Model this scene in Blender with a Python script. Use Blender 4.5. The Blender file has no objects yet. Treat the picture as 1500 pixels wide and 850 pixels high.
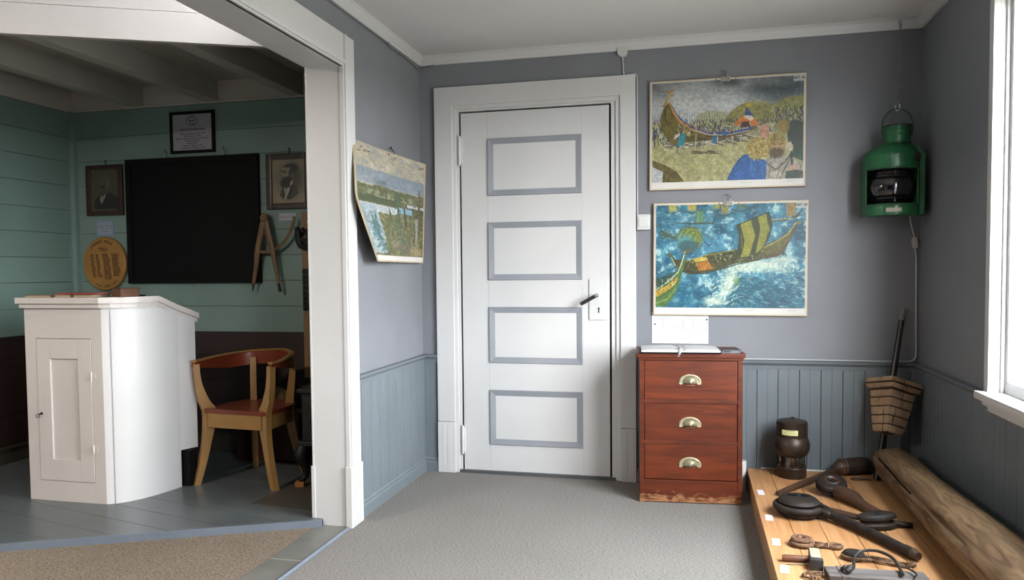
import bpy, bmesh, math, random
import numpy as np
from mathutils import Vector, Matrix
random.seed(7); RNG = np.random.RandomState(11)
sc = bpy.context.scene
COL = sc.collection
PI = math.pi

# ------------------------------------------------------------------ numbers of the place (metres)
D, XL, XR = 4.017, -1.483, 1.072          # far wall, left wall, right wall of the near room
ZC, ZCL, ZR = 2.273, 2.321, 0.662         # underside of cornice, ceiling, top of dado rail
YF = -1.6                                 # wall behind the viewer
XC, YC, FC = -3.9, 4.12, 0.033            # schoolroom: left wall, far wall, floor height
YJ = 3.026                                # jamb of the wide opening
XO = -1.62                                # schoolroom side of the dividing wall
PT = 0.11                                 # top of the display platform

# ------------------------------------------------------------------ colours and materials
def lin(c):
    return tuple((x/12.92 if x <= .04045 else ((x+.055)/1.055)**2.4) for x in (v/255 for v in c)) + (1.0,)
MATS = {}
ALB = .62          # every pigment is a shade deeper than paper white
def M(name, c, rough=.6, var=.12, scale=6, bump=0, bscale=60, metal=0, stretch=None, c2=None, spec=.5, coat=0, detail=4):
    if name in MATS: return MATS[name]
    m = bpy.data.materials.new(name); m.use_nodes = True
    nt = m.node_tree; N = nt.nodes; L = nt.links
    b = N['Principled BSDF']
    b.inputs['Roughness'].default_value = rough; b.inputs['Metallic'].default_value = metal
    b.inputs['Specular IOR Level'].default_value = spec
    b.inputs['Coat Weight'].default_value = coat
    c = tuple(v*(1 if metal > .8 else ALB) for v in c[:3]) + (1,)
    if c2 is not None: c2 = tuple(v*ALB for v in c2[:3])
    if c2 is None: c2 = tuple(min(1, v*(1-var)) for v in c[:3]) + (1,); c1 = tuple(min(1, v*(1+var*.5)) for v in c[:3]) + (1,)
    else: c1 = c; c2 = c2 if len(c2) == 4 else c2 + (1,)
    tc = N.new('ShaderNodeTexCoord'); mp = N.new('ShaderNodeMapping')
    mp.inputs['Scale'].default_value = stretch or (1, 1, 1)
    L.new(tc.outputs['Object'], mp.inputs['Vector'])
    nz = N.new('ShaderNodeTexNoise'); nz.inputs['Scale'].default_value = scale; nz.inputs['Detail'].default_value = detail
    L.new(mp.outputs[0], nz.inputs['Vector'])
    rp = N.new('ShaderNodeValToRGB'); rp.color_ramp.elements[0].position = .3; rp.color_ramp.elements[1].position = .7
    rp.color_ramp.elements[0].color = c2; rp.color_ramp.elements[1].color = c1
    L.new(nz.outputs['Fac'], rp.inputs['Fac']); L.new(rp.outputs[0], b.inputs['Base Color'])
    if bump:
        n2 = N.new('ShaderNodeTexNoise'); n2.inputs['Scale'].default_value = bscale; n2.inputs['Detail'].default_value = 3
        L.new(mp.outputs[0], n2.inputs['Vector'])
        bp = N.new('ShaderNodeBump'); bp.inputs['Strength'].default_value = bump; bp.inputs['Distance'].default_value = .004
        L.new(n2.outputs['Fac'], bp.inputs['Height']); L.new(bp.outputs[0], b.inputs['Normal'])
    MATS[name] = m; return m

white = M('white_paint', (.80, .79, .79), .38, .04, 3, .12, 40)
white_warm = M('white_old_paint', (.70, .645, .61), .42, .05, 3, .12, 40)
wallgrey = M('grey_wall_paint', (.262, .270, .300), .55, .10, 2.5, .10, 30)
dado = M('blue_grey_dado_paint', (.196, .228, .252), .45, .08, 4, .08, 40)
ceil_m = M('ceiling_paint', (.92, .90, .89), .7, .03, 2)
beam_m = M('beam_paint', (.56, .53, .48), .6, .08, 3, .1, 30)
teal = M('teal_board_paint', (.245, .365, .330), .5, .10, 2.5, .1, 30)
darkbrown = M('dark_brown_paint', (.030, .012, .011), .5, .2, 4, .1, 30)
floorpaint = M('grey_floor_paint', (.135, .155, .160), .33, .18, 3, .15, 25, c2=(.10, .115, .12))
stepface = M('blue_grey_step_paint', (.17, .20, .245), .45, .08, 8)
strip_m = M('worn_strip_paint', (.215, .215, .195), .4, .15, 8, .1, 20)
doorgrey = M('door_grey_paint', (.36, .375, .42), .42, .06, 6)
gap_m = M('dark_gap', (.014, .013, .013), .95, spec=0)
black = M('black_paint', (.0035, .0035, .004), .65, .2, 6, spec=.15)
iron = M('cast_iron', (.014, .013, .013), .5, .3, 30, .3, 80, metal=.3)
chrome = M('chrome_metal', (.7, .7, .7), .2, .05, 10, metal=1)
steel = M('dull_steel', (.32, .31, .30), .4, .15, 20, metal=.9)
brass = M('pale_brass', (.62, .55, .36), .42, .18, 40, .15, 80, metal=.35)
paper = M('white_paper', (.84, .84, .86), .7, .03, 10)
card_yellow = M('yellow_label', (.82, .82, .36), .7, .04, 10)
card_cream = M('cream_label', (.62, .58, .46), .7, .08, 10)
greypaper = M('lilac_paper', (.42, .46, .56), .7, .05, 10)
cream = M('poster_cream', (.74, .68, .56), .65, .10, 12)
boardedge = M('poster_board_edge', (.50, .31, .17), .7, .25, 20)
ink = M('faint_pencil', (.30, .30, .34), .8)
inkdark = M('dark_ink', (.02, .02, .025), .8)
inkbrown = M('burnt_brown', (.09, .035, .012), .8)
plaswhite = M('white_plastic', (.78, .78, .77), .35, .03, 10)
cord_m = M('grey_white_cord', (.66, .66, .68), .45, .04, 20)
ochre = M('ochre_paint', (.37, .195, .052), .42, .12, 8, .1, 30)
redseat = M('red_brown_seat_paint', (.205, .036, .012), .28, .2, 6)
leather = M('black_leather', (.016, .013, .012), .5, .2, 30, .2, 90)
tar = M('tarred_wood', (.036, .023, .016), .62, .45, 22, .7, 60, c2=(.011, .008, .008), spec=.3)
brownwood = M('dark_brown_wood', (.095, .042, .020), .5, .4, 10, .35, 50, stretch=(1, 1, 1), c2=(.040, .018, .010))
redbrown = M('reddish_wood', (.27, .105, .052), .5, .35, 14, .2, 40, c2=(.15, .055, .026))
rope_m = M('old_rope', (.30, .165, .085), .85, .35, 90, .4, 120, c2=(.11, .055, .030))
driftwood = M('grey_driftwood', (.22, .20, .185), .8, .3, 7, .7, 30, stretch=(.5, 5, 5), c2=(.055, .042, .040))
greyiron = M('grey_iron_head', (.10, .095, .095), .45, .3, 40, .3, 60, metal=.5)
oldwood_frame = M('dark_frame_wood', (.055, .018, .010), .35, .4, 20, c2=(.022, .008, .006))
plankwood = M('oak_plank', (.33, .185, .08), .6, .25, 6, .1, 30, stretch=(6, 6, .6))
ovalwood = M('oval_slice_wood', (.46, .235, .052), .5, .15, 6, .1, 40)
dividerwood = M('varnished_ash', (.26, .135, .048), .4, .3, 8, stretch=(5, 5, 1), c2=(.14, .062, .020))
book_red = M('red_cloth', (.42, .055, .04), .7, .15, 20)
book_tan = M('tan_card', (.28, .17, .085), .7, .2, 20)
book_brown = M('brown_leather', (.055, .022, .012), .5, .3, 30, .2, 60)
pages = M('book_pages', (.60, .50, .36), .8, .15, 60, stretch=(1, 1, 12))
pages_white = M('visitor_pages', (.80, .79, .78), .7, .04, 40)
brick_m = M('tan_brick', (.58, .38, .225), .85, .3, 16, .6, 60, c2=(.34, .21, .12))
mortar = M('dark_joint', (.05, .034, .024), .9, .3, 20)
copper = M('dark_copper', (.075, .050, .036), .42, .35, 14, .15, 40, metal=.55)
wick = M('wick_holder', (.26, .12, .05), .4, .3, 20, metal=.5)
greenpaint = M('green_enamel', (.018, .165, .058), .33, .18, 10, .15, 40)
greenrim = M('worn_green', (.022, .11, .042), .45, .3, 20, .2, 60)
tan_ball = M('tan_wicker', (.30, .185, .080), .8, .4, 26, .6, 60)
chestwood = M('dark_red_chest', (.050, .012, .008), .5, .3, 8)
orangeblock = M('orange_wood', (.52, .20, .055), .6, .2, 10)
hearth_m = M('brown_sheet', (.10, .088, .068), .5, .2, 6)

def wood_material(name, a, b, stretch, rough=.5, scale=4, rot=0, coat=0, worn=None):
    a, b = tuple(v*ALB for v in a), tuple(v*ALB for v in b)
    if worn: worn = (worn[0], worn[1], tuple(v*ALB for v in worn[2]))
    m = bpy.data.materials.new(name); m.use_nodes = True
    N = m.node_tree.nodes; L = m.node_tree.links; bs = N['Principled BSDF']
    bs.inputs['Roughness'].default_value = rough; bs.inputs['Coat Weight'].default_value = coat; bs.inputs['Specular IOR Level'].default_value = .3
    tc = N.new('ShaderNodeTexCoord'); mp = N.new('ShaderNodeMapping'); mp.inputs['Scale'].default_value = stretch
    L.new(tc.outputs['Object'], mp.inputs['Vector'])
    n1 = N.new('ShaderNodeTexNoise'); n1.inputs['Scale'].default_value = scale; n1.inputs['Detail'].default_value = 6; n1.inputs['Distortion'].default_value = 1.2
    L.new(mp.outputs[0], n1.inputs['Vector'])
    n3 = N.new('ShaderNodeTexNoise'); n3.inputs['Scale'].default_value = 2.2; L.new(tc.outputs['Object'], n3.inputs['Vector'])
    mx = N.new('ShaderNodeMath'); mx.operation = 'ADD'; L.new(n1.outputs['Fac'], mx.inputs[0])
    ms = N.new('ShaderNodeMath'); ms.operation = 'MULTIPLY_ADD'; ms.inputs[1].default_value = .5; ms.inputs[2].default_value = -.25
    L.new(n3.outputs['Fac'], ms.inputs[0]); L.new(ms.outputs[0], mx.inputs[1])
    rp = N.new('ShaderNodeValToRGB'); rp.color_ramp.elements[0].position = .32; rp.color_ramp.elements[1].position = .68
    rp.color_ramp.elements[0].color = b + (1,); rp.color_ramp.elements[1].color = a + (1,)
    L.new(mx.outputs[0], rp.inputs['Fac'])
    out = rp.outputs[0]
    if worn:   # scuffed foot of the piece: bare wood where feet and mops hit it
        sp = N.new('ShaderNodeSeparateXYZ'); L.new(tc.outputs['Object'], sp.inputs[0])
        mr = N.new('ShaderNodeMapRange'); mr.inputs['From Min'].default_value = worn[0]; mr.inputs['From Max'].default_value = worn[1]
        mr.inputs['To Min'].default_value = .55; mr.inputs['To Max'].default_value = 0
        L.new(sp.outputs['Z'], mr.inputs['Value'])
        n4 = N.new('ShaderNodeTexNoise'); n4.inputs['Scale'].default_value = 30; n4.inputs['Detail'].default_value = 5
        mp4 = N.new('ShaderNodeMapping'); mp4.inputs['Scale'].default_value = (1, 1, 2.5); L.new(tc.outputs['Object'], mp4.inputs['Vector']); L.new(mp4.outputs[0], n4.inputs['Vector'])
        ad = N.new('ShaderNodeMath'); ad.operation = 'ADD'; L.new(mr.outputs[0], ad.inputs[0]); L.new(n4.outputs['Fac'], ad.inputs[1])
        r2 = N.new('ShaderNodeValToRGB'); r2.color_ramp.elements[0].position = .80; r2.color_ramp.elements[1].position = 1.0
        L.new(ad.outputs[0], r2.inputs['Fac'])
        mc = N.new('ShaderNodeMixRGB'); mc.inputs['Color2'].default_value = worn[2] + (1,)
        L.new(r2.outputs[0], mc.inputs['Fac']); L.new(out, mc.inputs['Color1']); out = mc.outputs[0]
    L.new(out, bs.inputs['Base Color'])
    bp = N.new('ShaderNodeBump'); bp.inputs['Strength'].default_value = .15; bp.inputs['Distance'].default_value = .002
    L.new(n1.outputs['Fac'], bp.inputs['Height']); L.new(bp.outputs[0], bs.inputs['Normal'])
    return m
mahog = wood_material('mahogany_varnish', (.165, .030, .006), (.080, .014, .004), (1.2, 1, 9), .5, 3, coat=0, worn=(.0, .085, (.42, .20, .09)))
mahog_drawer = wood_material('mahogany_drawer', (.190, .035, .007), (.095, .016, .004), (1.0, 1, 10), .48, 3, coat=0)
pine = wood_material('pine_boards', (.68, .375, .175), (.52, .245, .095), (14, .7, 8), .42, 3)
pine_edge = wood_material('pine_edge', (.62, .36, .18), (.46, .23, .10), (10, .7, 10), .5, 3)
logwood = wood_material('weathered_log', (.34, .215, .112), (.115, .064, .031), (13, 1.3, 13), .7, 2.8)

def carpet(name, a, b):
    a, b = tuple(v*ALB for v in a), tuple(v*ALB for v in b)
    m = bpy.data.materials.new(name); m.use_nodes = True
    N = m.node_tree.nodes; L = m.node_tree.links; bs = N['Principled BSDF']; bs.inputs['Roughness'].default_value = .95
    bs.inputs['Specular IOR Level'].default_value = .1
    tc = N.new('ShaderNodeTexCoord')
    mp = N.new('ShaderNodeMapping'); mp.inputs['Rotation'].default_value = (0, 0, .5); mp.inputs['Scale'].default_value = (1, 2.0, 1); L.new(tc.outputs['Object'], mp.inputs['Vector'])
    n = N.new('ShaderNodeTexNoise'); n.inputs['Scale'].default_value = 105; n.inputs['Detail'].default_value = 3; L.new(mp.outputs[0], n.inputs['Vector'])
    n2 = N.new('ShaderNodeTexNoise'); n2.inputs['Scale'].default_value = 1.6; L.new(tc.outputs['Object'], n2.inputs['Vector'])
    ad = N.new('ShaderNodeMath'); ad.operation = 'MULTIPLY_ADD'; ad.inputs[1].default_value = .15; L.new(n2.outputs['Fac'], ad.inputs[0]); L.new(n.outputs['Fac'], ad.inputs[2])
    rp = N.new('ShaderNodeValToRGB'); rp.color_ramp.elements[0].position = .42; rp.color_ramp.elements[1].position = .75
    rp.color_ramp.elements[0].color = b + (1,); rp.color_ramp.elements[1].color = a + (1,)
    L.new(ad.outputs[0], rp.inputs['Fac']); L.new(rp.outputs[0], bs.inputs['Base Color'])
    bp = N.new('ShaderNodeBump'); bp.inputs['Strength'].default_value = .35; bp.inputs['Distance'].default_value = .003
    L.new(n.outputs['Fac'], bp.inputs['Height']); L.new(bp.outputs[0], bs.inputs['Normal'])
    return m
carpet_grey = carpet('grey_loop_carpet', (.385, .36, .335), (.205, .193, .182))
carpet_brown = carpet('brown_loop_carpet', (.36, .30, .245), (.165, .125, .092))

def glassy(name, tint, gloss=.08, rough=.02):
    m = bpy.data.materials.new(name); m.use_nodes = True
    N = m.node_tree.nodes; L = m.node_tree.links
    for n in list(N):
        if n.type == 'BSDF_PRINCIPLED': N.remove(n)
    t = N.new('ShaderNodeBsdfTransparent'); t.inputs['Color'].default_value = tint + (1,)
    g = N.new('ShaderNodeBsdfGlossy'); g.inputs['Roughness'].default_value = rough
    nz = N.new('ShaderNodeTexNoise'); nz.inputs['Scale'].default_value = 8
    mr = N.new('ShaderNodeMapRange'); mr.inputs['To Min'].default_value = gloss*.8; mr.inputs['To Max'].default_value = gloss*1.2
    L.new(nz.outputs['Fac'], mr.inputs['Value'])
    mx = N.new('ShaderNodeMixShader'); L.new(mr.outputs[0], mx.inputs['Fac']); L.new(t.outputs[0], mx.inputs[1]); L.new(g.outputs[0], mx.inputs[2])
    out = [n for n in N if n.type == 'OUTPUT_MATERIAL'][0]; L.new(mx.outputs[0], out.inputs['Surface'])
    return m
clear_glass = glassy('clear_pane_glass', (.97, .98, .98), .05)
lamp_glass = glassy('lamp_chimney_glass', (.80, .78, .74), .10, .05)
lens_glass = M('dark_lens_glass', (.012, .008, .012), .12, .2, 10, coat=.6)

# ------------------------------------------------------------------ mesh builder
class B:
    def __init__(s): s.bm = bmesh.new()
    def add(s, verts, faces):
        vs = [s.bm.verts.new(v) for v in verts]
        for f in faces:
            try: s.bm.faces.new([vs[i] for i in f])
            except ValueError: pass
        return vs
    def box(s, x0, x1, y0, y1, z0, z1, bev=0, mat=None):
        x0, x1 = min(x0, x1), max(x0, x1); y0, y1 = min(y0, y1), max(y0, y1); z0, z1 = min(z0, z1), max(z0, z1)
        t = bmesh.new()
        vs = [t.verts.new(p) for p in ((x0,y0,z0),(x1,y0,z0),(x1,y1,z0),(x0,y1,z0),(x0,y0,z1),(x1,y0,z1),(x1,y1,z1),(x0,y1,z1))]
        for f in ((0,3,2,1),(4,5,6,7),(0,1,5,4),(1,2,6,5),(2,3,7,6),(3,0,4,7)): t.faces.new([vs[i] for i in f])
        if bev: bmesh.ops.bevel(t, geom=t.edges[:], offset=min(bev, .45*min(x1-x0, y1-y0, z1-z0)), segments=2, profile=.7, affect='EDGES')
        s.merge(t, mat); return s
    def merge(s, t, mat=None):
        if mat is not None: t.transform(mat)
        mp = {}
        for v in t.verts: mp[v] = s.bm.verts.new(v.co)
        for f in t.faces:
            try: s.bm.faces.new([mp[v] for v in f.verts])
            except ValueError: pass
        t.free()
    def prism(s, poly, z0, z1, bev=0, mat=None, caps=True):
        """polygon in xy, extruded in z"""
        t = bmesh.new(); n = len(poly)
        lo = [t.verts.new((p[0], p[1], z0)) for p in poly]; hi = [t.verts.new((p[0], p[1], z1)) for p in poly]
        for i in range(n): t.faces.new((lo[i], lo[(i+1) % n], hi[(i+1) % n], hi[i]))
        if caps: t.faces.new(lo[::-1]); t.faces.new(hi)
        bmesh.ops.recalc_face_normals(t, faces=t.faces[:])
        if bev: bmesh.ops.bevel(t, geom=t.edges[:], offset=bev, segments=2, profile=.7, affect='EDGES')
        s.merge(t, mat); return s
    def lathe(s, prof, n=32, mat=None, a0=0, a1=2*PI, sx=1, sy=1):
        """profile [(r,z)...] about z"""
        t = bmesh.new(); full = abs(a1-a0-2*PI) < 1e-6; m = n if full else n+1
        rings = []
        for r, z in prof:
            if r < 1e-6: rings.append([t.verts.new((0, 0, z))])
            else: rings.append([t.verts.new((sx*r*math.cos(a0+(a1-a0)*k/n), sy*r*math.sin(a0+(a1-a0)*k/n), z)) for k in range(m)])
        for A, C in zip(rings, rings[1:]):
            for k in range(n):
                k2 = (k+1) % m
                if len(A) == 1 and len(C) == 1: continue
                if len(A) == 1: t.faces.new((A[0], C[k2], C[k]))
                elif len(C) == 1: t.faces.new((A[k], A[k2], C[0]))
                else: t.faces.new((A[k], A[k2], C[k2], C[k]))
        bmesh.ops.recalc_face_normals(t, faces=t.faces[:])
        s.merge(t, mat); return s
    def tube(s, path, r, n=10, closed=False, cap=True, sm=0, flat=1.0, up=None):
        """sweep along a path; r number or list; flat squashes across the second axis"""
        P = [Vector(p) for p in path]; R = list(r) if hasattr(r, '__len__') else [r]*len(P)
        if sm: P, R = smooth(P, R, sm, closed)
        N = len(P); T = []
        for i in range(N):
            a = P[(i-1) % N] if (closed or i) else P[0]; b = P[(i+1) % N] if (closed or i < N-1) else P[-1]
            T.append((b-a).normalized())
        u = Vector(up) if up else (Vector((0,0,1)) if abs(T[0].z) < .9 else Vector((1,0,0)))
        rings = []
        for i in range(N):
            u = (u - T[i]*u.dot(T[i])).normalized() if not up else (Vector(up) - T[i]*Vector(up).dot(T[i])).normalized()
            w = T[i].cross(u)
            rings.append([s.bm.verts.new(P[i] + R[i]*(math.cos(2*PI*k/n)*w + flat*math.sin(2*PI*k/n)*u)) for k in range(n)])
        rng = range(N if closed else N-1)
        for i in rng:
            A, C = rings[i], rings[(i+1) % N]
            for k in range(n): s.bm.faces.new((A[k], A[(k+1) % n], C[(k+1) % n], C[k]))
        if cap and not closed:
            s.bm.faces.new(rings[0][::-1]); s.bm.faces.new(rings[-1])
        return s
    def rope(s, path, r, strands=3, turns=20, closed=False, sm=6):
        P, _ = smooth([Vector(p) for p in path], [0]*len(path), sm, closed)
        # resample finely
        Q = [P[0]]
        for a, b in zip(P, P[1:] + ([P[0]] if closed else [])):
            k = max(1, int((b-a).length/(r*.5)))
            for j in range(1, k+1): Q.append(a.lerp(b, j/k))
        if closed: Q = Q[:-1]
        N = len(Q)
        for st in range(strands):
            path2 = []
            u = Vector((0, 0, 1))
            for i in range(N):
                a = Q[(i-1) % N] if (closed or i) else Q[0]; b = Q[(i+1) % N] if (closed or i < N-1) else Q[-1]
                T = (b-a).normalized()
                if abs(T.z) > .95: u = Vector((1, 0, 0))
                u2 = (u - T*u.dot(T)).normalized(); w = T.cross(u2)
                an = 2*PI*(turns*i/N + st/strands)
                path2.append(Q[i] + r*.56*(math.cos(an)*w + math.sin(an)*u2))
            s.tube(path2, r*.50, 6, closed=closed)
        return s
    def sphere(s, c, rx, ry=None, rz=None, n=20, mat=None):
        ry = rx if ry is None else ry; rz = rx if rz is None else rz
        t = bmesh.new(); bmesh.ops.create_uvsphere(t, u_segments=n, v_segments=n//2, radius=1)
        mm = Matrix.Translation(c) @ Matrix.Diagonal((rx, ry, rz, 1))
        t.transform(mm); s.merge(t, mat); return s
    def bar(s, a, b, w, h=None, bev=0, up=(0,0,1)):
        """rectangular bar from a to b"""
        a, b = Vector(a), Vector(b); h = h or w; T = b-a; L = T.length; T.normalize()
        u = Vector(up); u = (u - T*u.dot(T)).normalized(); v = u.cross(T)
        mt = Matrix((( v.x, T.x, u.x, a.x), (v.y, T.y, u.y, a.y), (v.z, T.z, u.z, a.z), (0,0,0,1)))
        return s.box(-w/2, w/2, 0, L, -h/2, h/2, bev, mt)
    def build(s, name, mat, parent=None, smooth=False, merge=False, recalc=True):
        if merge: bmesh.ops.remove_doubles(s.bm, verts=s.bm.verts[:], dist=1e-5)
        if recalc: bmesh.ops.recalc_face_normals(s.bm, faces=s.bm.faces[:])
        me = bpy.data.meshes.new(name); s.bm.to_mesh(me); s.bm.free()
        me.materials.append(mat)
        if smooth:
            me.shade_smooth()
            try: me.set_sharp_from_angle(angle=math.radians(40))
            except Exception: pass
        o = bpy.data.objects.new(name, me); COL.objects.link(o)
        if parent: o.parent = parent
        return o
def smooth(P, R, k, closed=False):
    N = len(P); Q, S = [], []
    g = (lambda i: i % N) if closed else (lambda i: max(0, min(N-1, i)))
    for i in range(N if closed else N-1):
        p0, p1, p2, p3 = P[g(i-1)], P[g(i)], P[g(i+1)], P[g(i+2)]
        for j in range(k):
            t = j/k
            Q.append(.5*((2*p1) + (p2-p0)*t + (2*p0-5*p1+4*p2-p3)*t*t + (3*p1-p0-3*p2+p3)*t**3))
            S.append(R[g(i)]*(1-t) + R[g(i+1)]*t)
    if not closed: Q.append(P[-1]); S.append(R[-1])
    return Q, S
def T(x=0, y=0, z=0): return Matrix.Translation((x, y, z))
def RX(a): return Matrix.Rotation(a, 4, 'X')
def RY(a): return Matrix.Rotation(a, 4, 'Y')
def RZ(a): return Matrix.Rotation(a, 4, 'Z')

def tag(o, label, cat, group=None):
    o['label'] = label; o['category'] = cat
    if group: o['group'] = group
    return o
def thing(name, label, cat, loc=(0,0,0), rz=0, group=None):
    o = bpy.data.objects.new(name, None); COL.objects.link(o); o.location = loc; o.rotation_euler = (0, 0, rz)
    return tag(o, label, cat, group)
def struct(o): o['kind'] = 'structure'; return o
def sroot(name):
    o = bpy.data.objects.new(name, None); COL.objects.link(o); return struct(o)

def text(s, size, mat, name, parent, M4, align='CENTER', depth=.0004, bold=0, sx=1):
    cu = bpy.data.curves.new('lettering', 'FONT'); cu.body = s; cu.size = size; cu.align_x = align; cu.extrude = depth; cu.offset = bold
    cu.resolution_u = 2
    tmp = bpy.data.objects.new('lettering', cu); COL.objects.link(tmp)
    bpy.context.view_layer.update()
    me = bpy.data.meshes.new_from_object(tmp.evaluated_get(bpy.context.evaluated_depsgraph_get()))
    COL.objects.unlink(tmp); bpy.data.objects.remove(tmp); bpy.data.curves.remove(cu)
    me.transform(M4 @ Matrix.Diagonal((sx, 1, 1, 1))); me.materials.clear(); me.materials.append(mat)
    o = bpy.data.objects.new(name, me); COL.objects.link(o); o.parent = parent; return o
def text_many(items, mat, name, parent, bold=0):
    """several lines of lettering joined into ONE mesh; items: (string, size, matrix, align)"""
    bm = bmesh.new()
    for st, size, M4, al in items:
        o = text(st, size, mat, name, None, M4, al, bold=bold)
        bm.from_mesh(o.data); me = o.data; bpy.data.objects.remove(o); bpy.data.meshes.remove(me)
    me = bpy.data.meshes.new(name); bm.to_mesh(me); bm.free(); me.materials.append(mat)
    o = bpy.data.objects.new(name, me); COL.objects.link(o); o.parent = parent; return o
FRONT = RX(PI/2)        # text lying in xy -> standing, read from -Y

# ------------------------------------------------------------------ printed pictures: pigment per vertex on a fine sheet
def srgb2lin(a):
    a = a/255.0
    return np.where(a <= .04045, a/12.92, ((a+.055)/1.055)**2.4)
def vnoise(h, w, cells, seed):
    r = np.random.RandomState(seed); gy = max(2, int(cells*h/w)+2); g = r.rand(gy+1, cells+2)
    y = np.linspace(0, gy-1.001, h); x = np.linspace(0, cells-.001, w)
    yi = y.astype(int); xi = x.astype(int); fy = (y-yi)[:, None]; fx = (x-xi)[None, :]
    fy = fy*fy*(3-2*fy); fx = fx*fx*(3-2*fx)
    return (g[yi][:, xi]*(1-fy)*(1-fx) + g[yi][:, xi+1]*(1-fy)*fx + g[yi+1][:, xi]*fy*(1-fx) + g[yi+1][:, xi+1]*fy*fx)
def fbm(h, w, cells, seed, o=4):
    v = 0; a = .5
    for i in range(o): v = v + a*vnoise(h, w, cells*2**i, seed+i); a *= .5
    return v/(1-.5**o)
class Pic:
    """paints in the pixel frame of a sketch: corners TL TR BR BL as (x, y)"""
    def __init__(s, w, h, x0, x1, yt0, yt1, yb0, yb1, base):
        s.w, s.h = w, h
        u = np.linspace(0, 1, w)[None, :]; v = np.linspace(0, 1, h)[:, None]
        s.X = x0 + (x1-x0)*u + 0*v
        s.Y = (yt0+(yt1-yt0)*u)*(1-v) + (yb0+(yb1-yb0)*u)*v
        s.C = np.zeros((h, w, 3)) + np.array(base, float)
    def mixin(s, m, col, a=1): s.C += (m*a)[..., None]*(np.array(col, float)-s.C)
    def poly(s, pts, col, a=1, tex=0, seed=1, cells=60):
        X, Y = s.X, s.Y; ins = np.zeros(X.shape, bool); n = len(pts)
        for i in range(n):
            (x1, y1), (x2, y2) = pts[i], pts[(i+1) % n]
            if y1 == y2: continue
            c = ((y1 > Y) != (y2 > Y)) & (X < (x2-x1)*(Y-y1)/(y2-y1)+x1)
            ins ^= c
        m = ins.astype(float)
        if tex:
            t = (fbm(s.h, s.w, cells, seed, 3)-.5)*2*tex
            s.C += m[..., None]*a*(np.clip(np.array(col, float)[None, None]*(1+t[..., None]), 0, 255)-s.C)
        else: s.mixin(m, col, a)
        return ins
    def ell(s, cx, cy, rx, ry, col, a=1, soft=.15, tex=0, seed=3):
        d = np.sqrt(((s.X-cx)/rx)**2+((s.Y-cy)/ry)**2)
        m = np.clip((1+soft-d)/(2*soft), 0, 1)
        if tex: m = m*(1-tex+2*tex*fbm(s.h, s.w, 60, seed, 3))
        s.mixin(np.clip(m, 0, 1), col, a)
    def line(s, pts, w, col, a=1):
        w2 = w if hasattr(w, '__len__') else [w]*len(pts)
        for (x1, y1), (x2, y2), wa, wb in zip(pts, pts[1:], w2, w2[1:]):
            pad = max(wa, wb)+3
            # bounding window in canvas indices (sketch frame is nearly axis aligned)
            xs = s.X[0]; i0 = np.searchsorted(xs, min(x1, x2)-pad); i1 = np.searchsorted(xs, max(x1, x2)+pad)
            ys = s.Y[:, min(max(i0, 0), s.w-1)]; j0 = max(0, np.searchsorted(ys, min(y1, y2)-pad-25)); j1 = min(s.h, np.searchsorted(ys, max(y1, y2)+pad+25))
            i0 = max(0, i0); i1 = min(s.w, i1)
            if i1 <= i0 or j1 <= j0: continue
            X = s.X[j0:j1, i0:i1]; Y = s.Y[j0:j1, i0:i1]
            dx, dy = x2-x1, y2-y1; L2 = dx*dx+dy*dy+1e-9
            t = np.clip(((X-x1)*dx+(Y-y1)*dy)/L2, 0, 1)
            d = np.hypot(X-x1-t*dx, Y-y1-t*dy); ww = (wa+(wb-wa)*t)/2
            m = np.clip(ww-d+.8, 0, 1)*a
            S = s.C[j0:j1, i0:i1]; S += m[..., None]*(np.array(col, float)-S)
    def dabs(s, n, x0, x1, y0, y1, cols, l=(4, 14), w=(1.5, 3), ang=(0, PI), a=.9, seed=5, inside=None):
        r = np.random.RandomState(seed)
        for _ in range(n):
            x = r.uniform(x0, x1); y = r.uniform(y0(x) if callable(y0) else y0, y1(x) if callable(y1) else y1)
            if inside is not None:
                i = int(np.argmin(abs(s.X[0]-x))); j = int(np.argmin(abs(s.Y[:, i]-y)))
                if not inside[j, i]: continue
            L = r.uniform(*l); t = r.uniform(*ang); c = np.array(cols[r.randint(len(cols))], float)*r.uniform(.85, 1.12)
            s.line([(x, y), (x+L*math.cos(t), y+L*math.sin(t))], r.uniform(*w), np.clip(c, 0, 255), a)
    def sheet(s, name, mat, parent, place):
        """place(u, v) -> point; v=0 top"""
        w, h = s.w, s.h
        verts = [place(i/(w-1), j/(h-1)) for j in range(h) for i in range(w)]
        faces = [(j*w+i, (j+1)*w+i, (j+1)*w+i+1, j*w+i+1) for j in range(h-1) for i in range(w-1)]
        me = bpy.data.meshes.new(name); me.from_pydata(verts, [], faces); me.update()
        at = me.color_attributes.new('pigment', 'FLOAT_COLOR', 'POINT')
        c = np.ones((h*w, 4), np.float32); c[:, :3] = srgb2lin(np.clip(s.C, 0, 255)).reshape(-1, 3)*ALB
        at.data.foreach_set('color', c.ravel())
        me.materials.append(mat); o = bpy.data.objects.new(name, me); COL.objects.link(o); o.parent = parent
        return o
def print_material(name, rough=.45):
    m = bpy.data.materials.new(name); m.use_nodes = True; N = m.node_tree.nodes; L = m.node_tree.links
    at = N.new('ShaderNodeVertexColor'); at.layer_name = 'pigment'
    L.new(at.outputs['Color'], N['Principled BSDF'].inputs['Base Color']); N['Principled BSDF'].inputs['Roughness'].default_value = rough
    return m
print_m = print_material('printed_picture')

exec_setting = True
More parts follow.
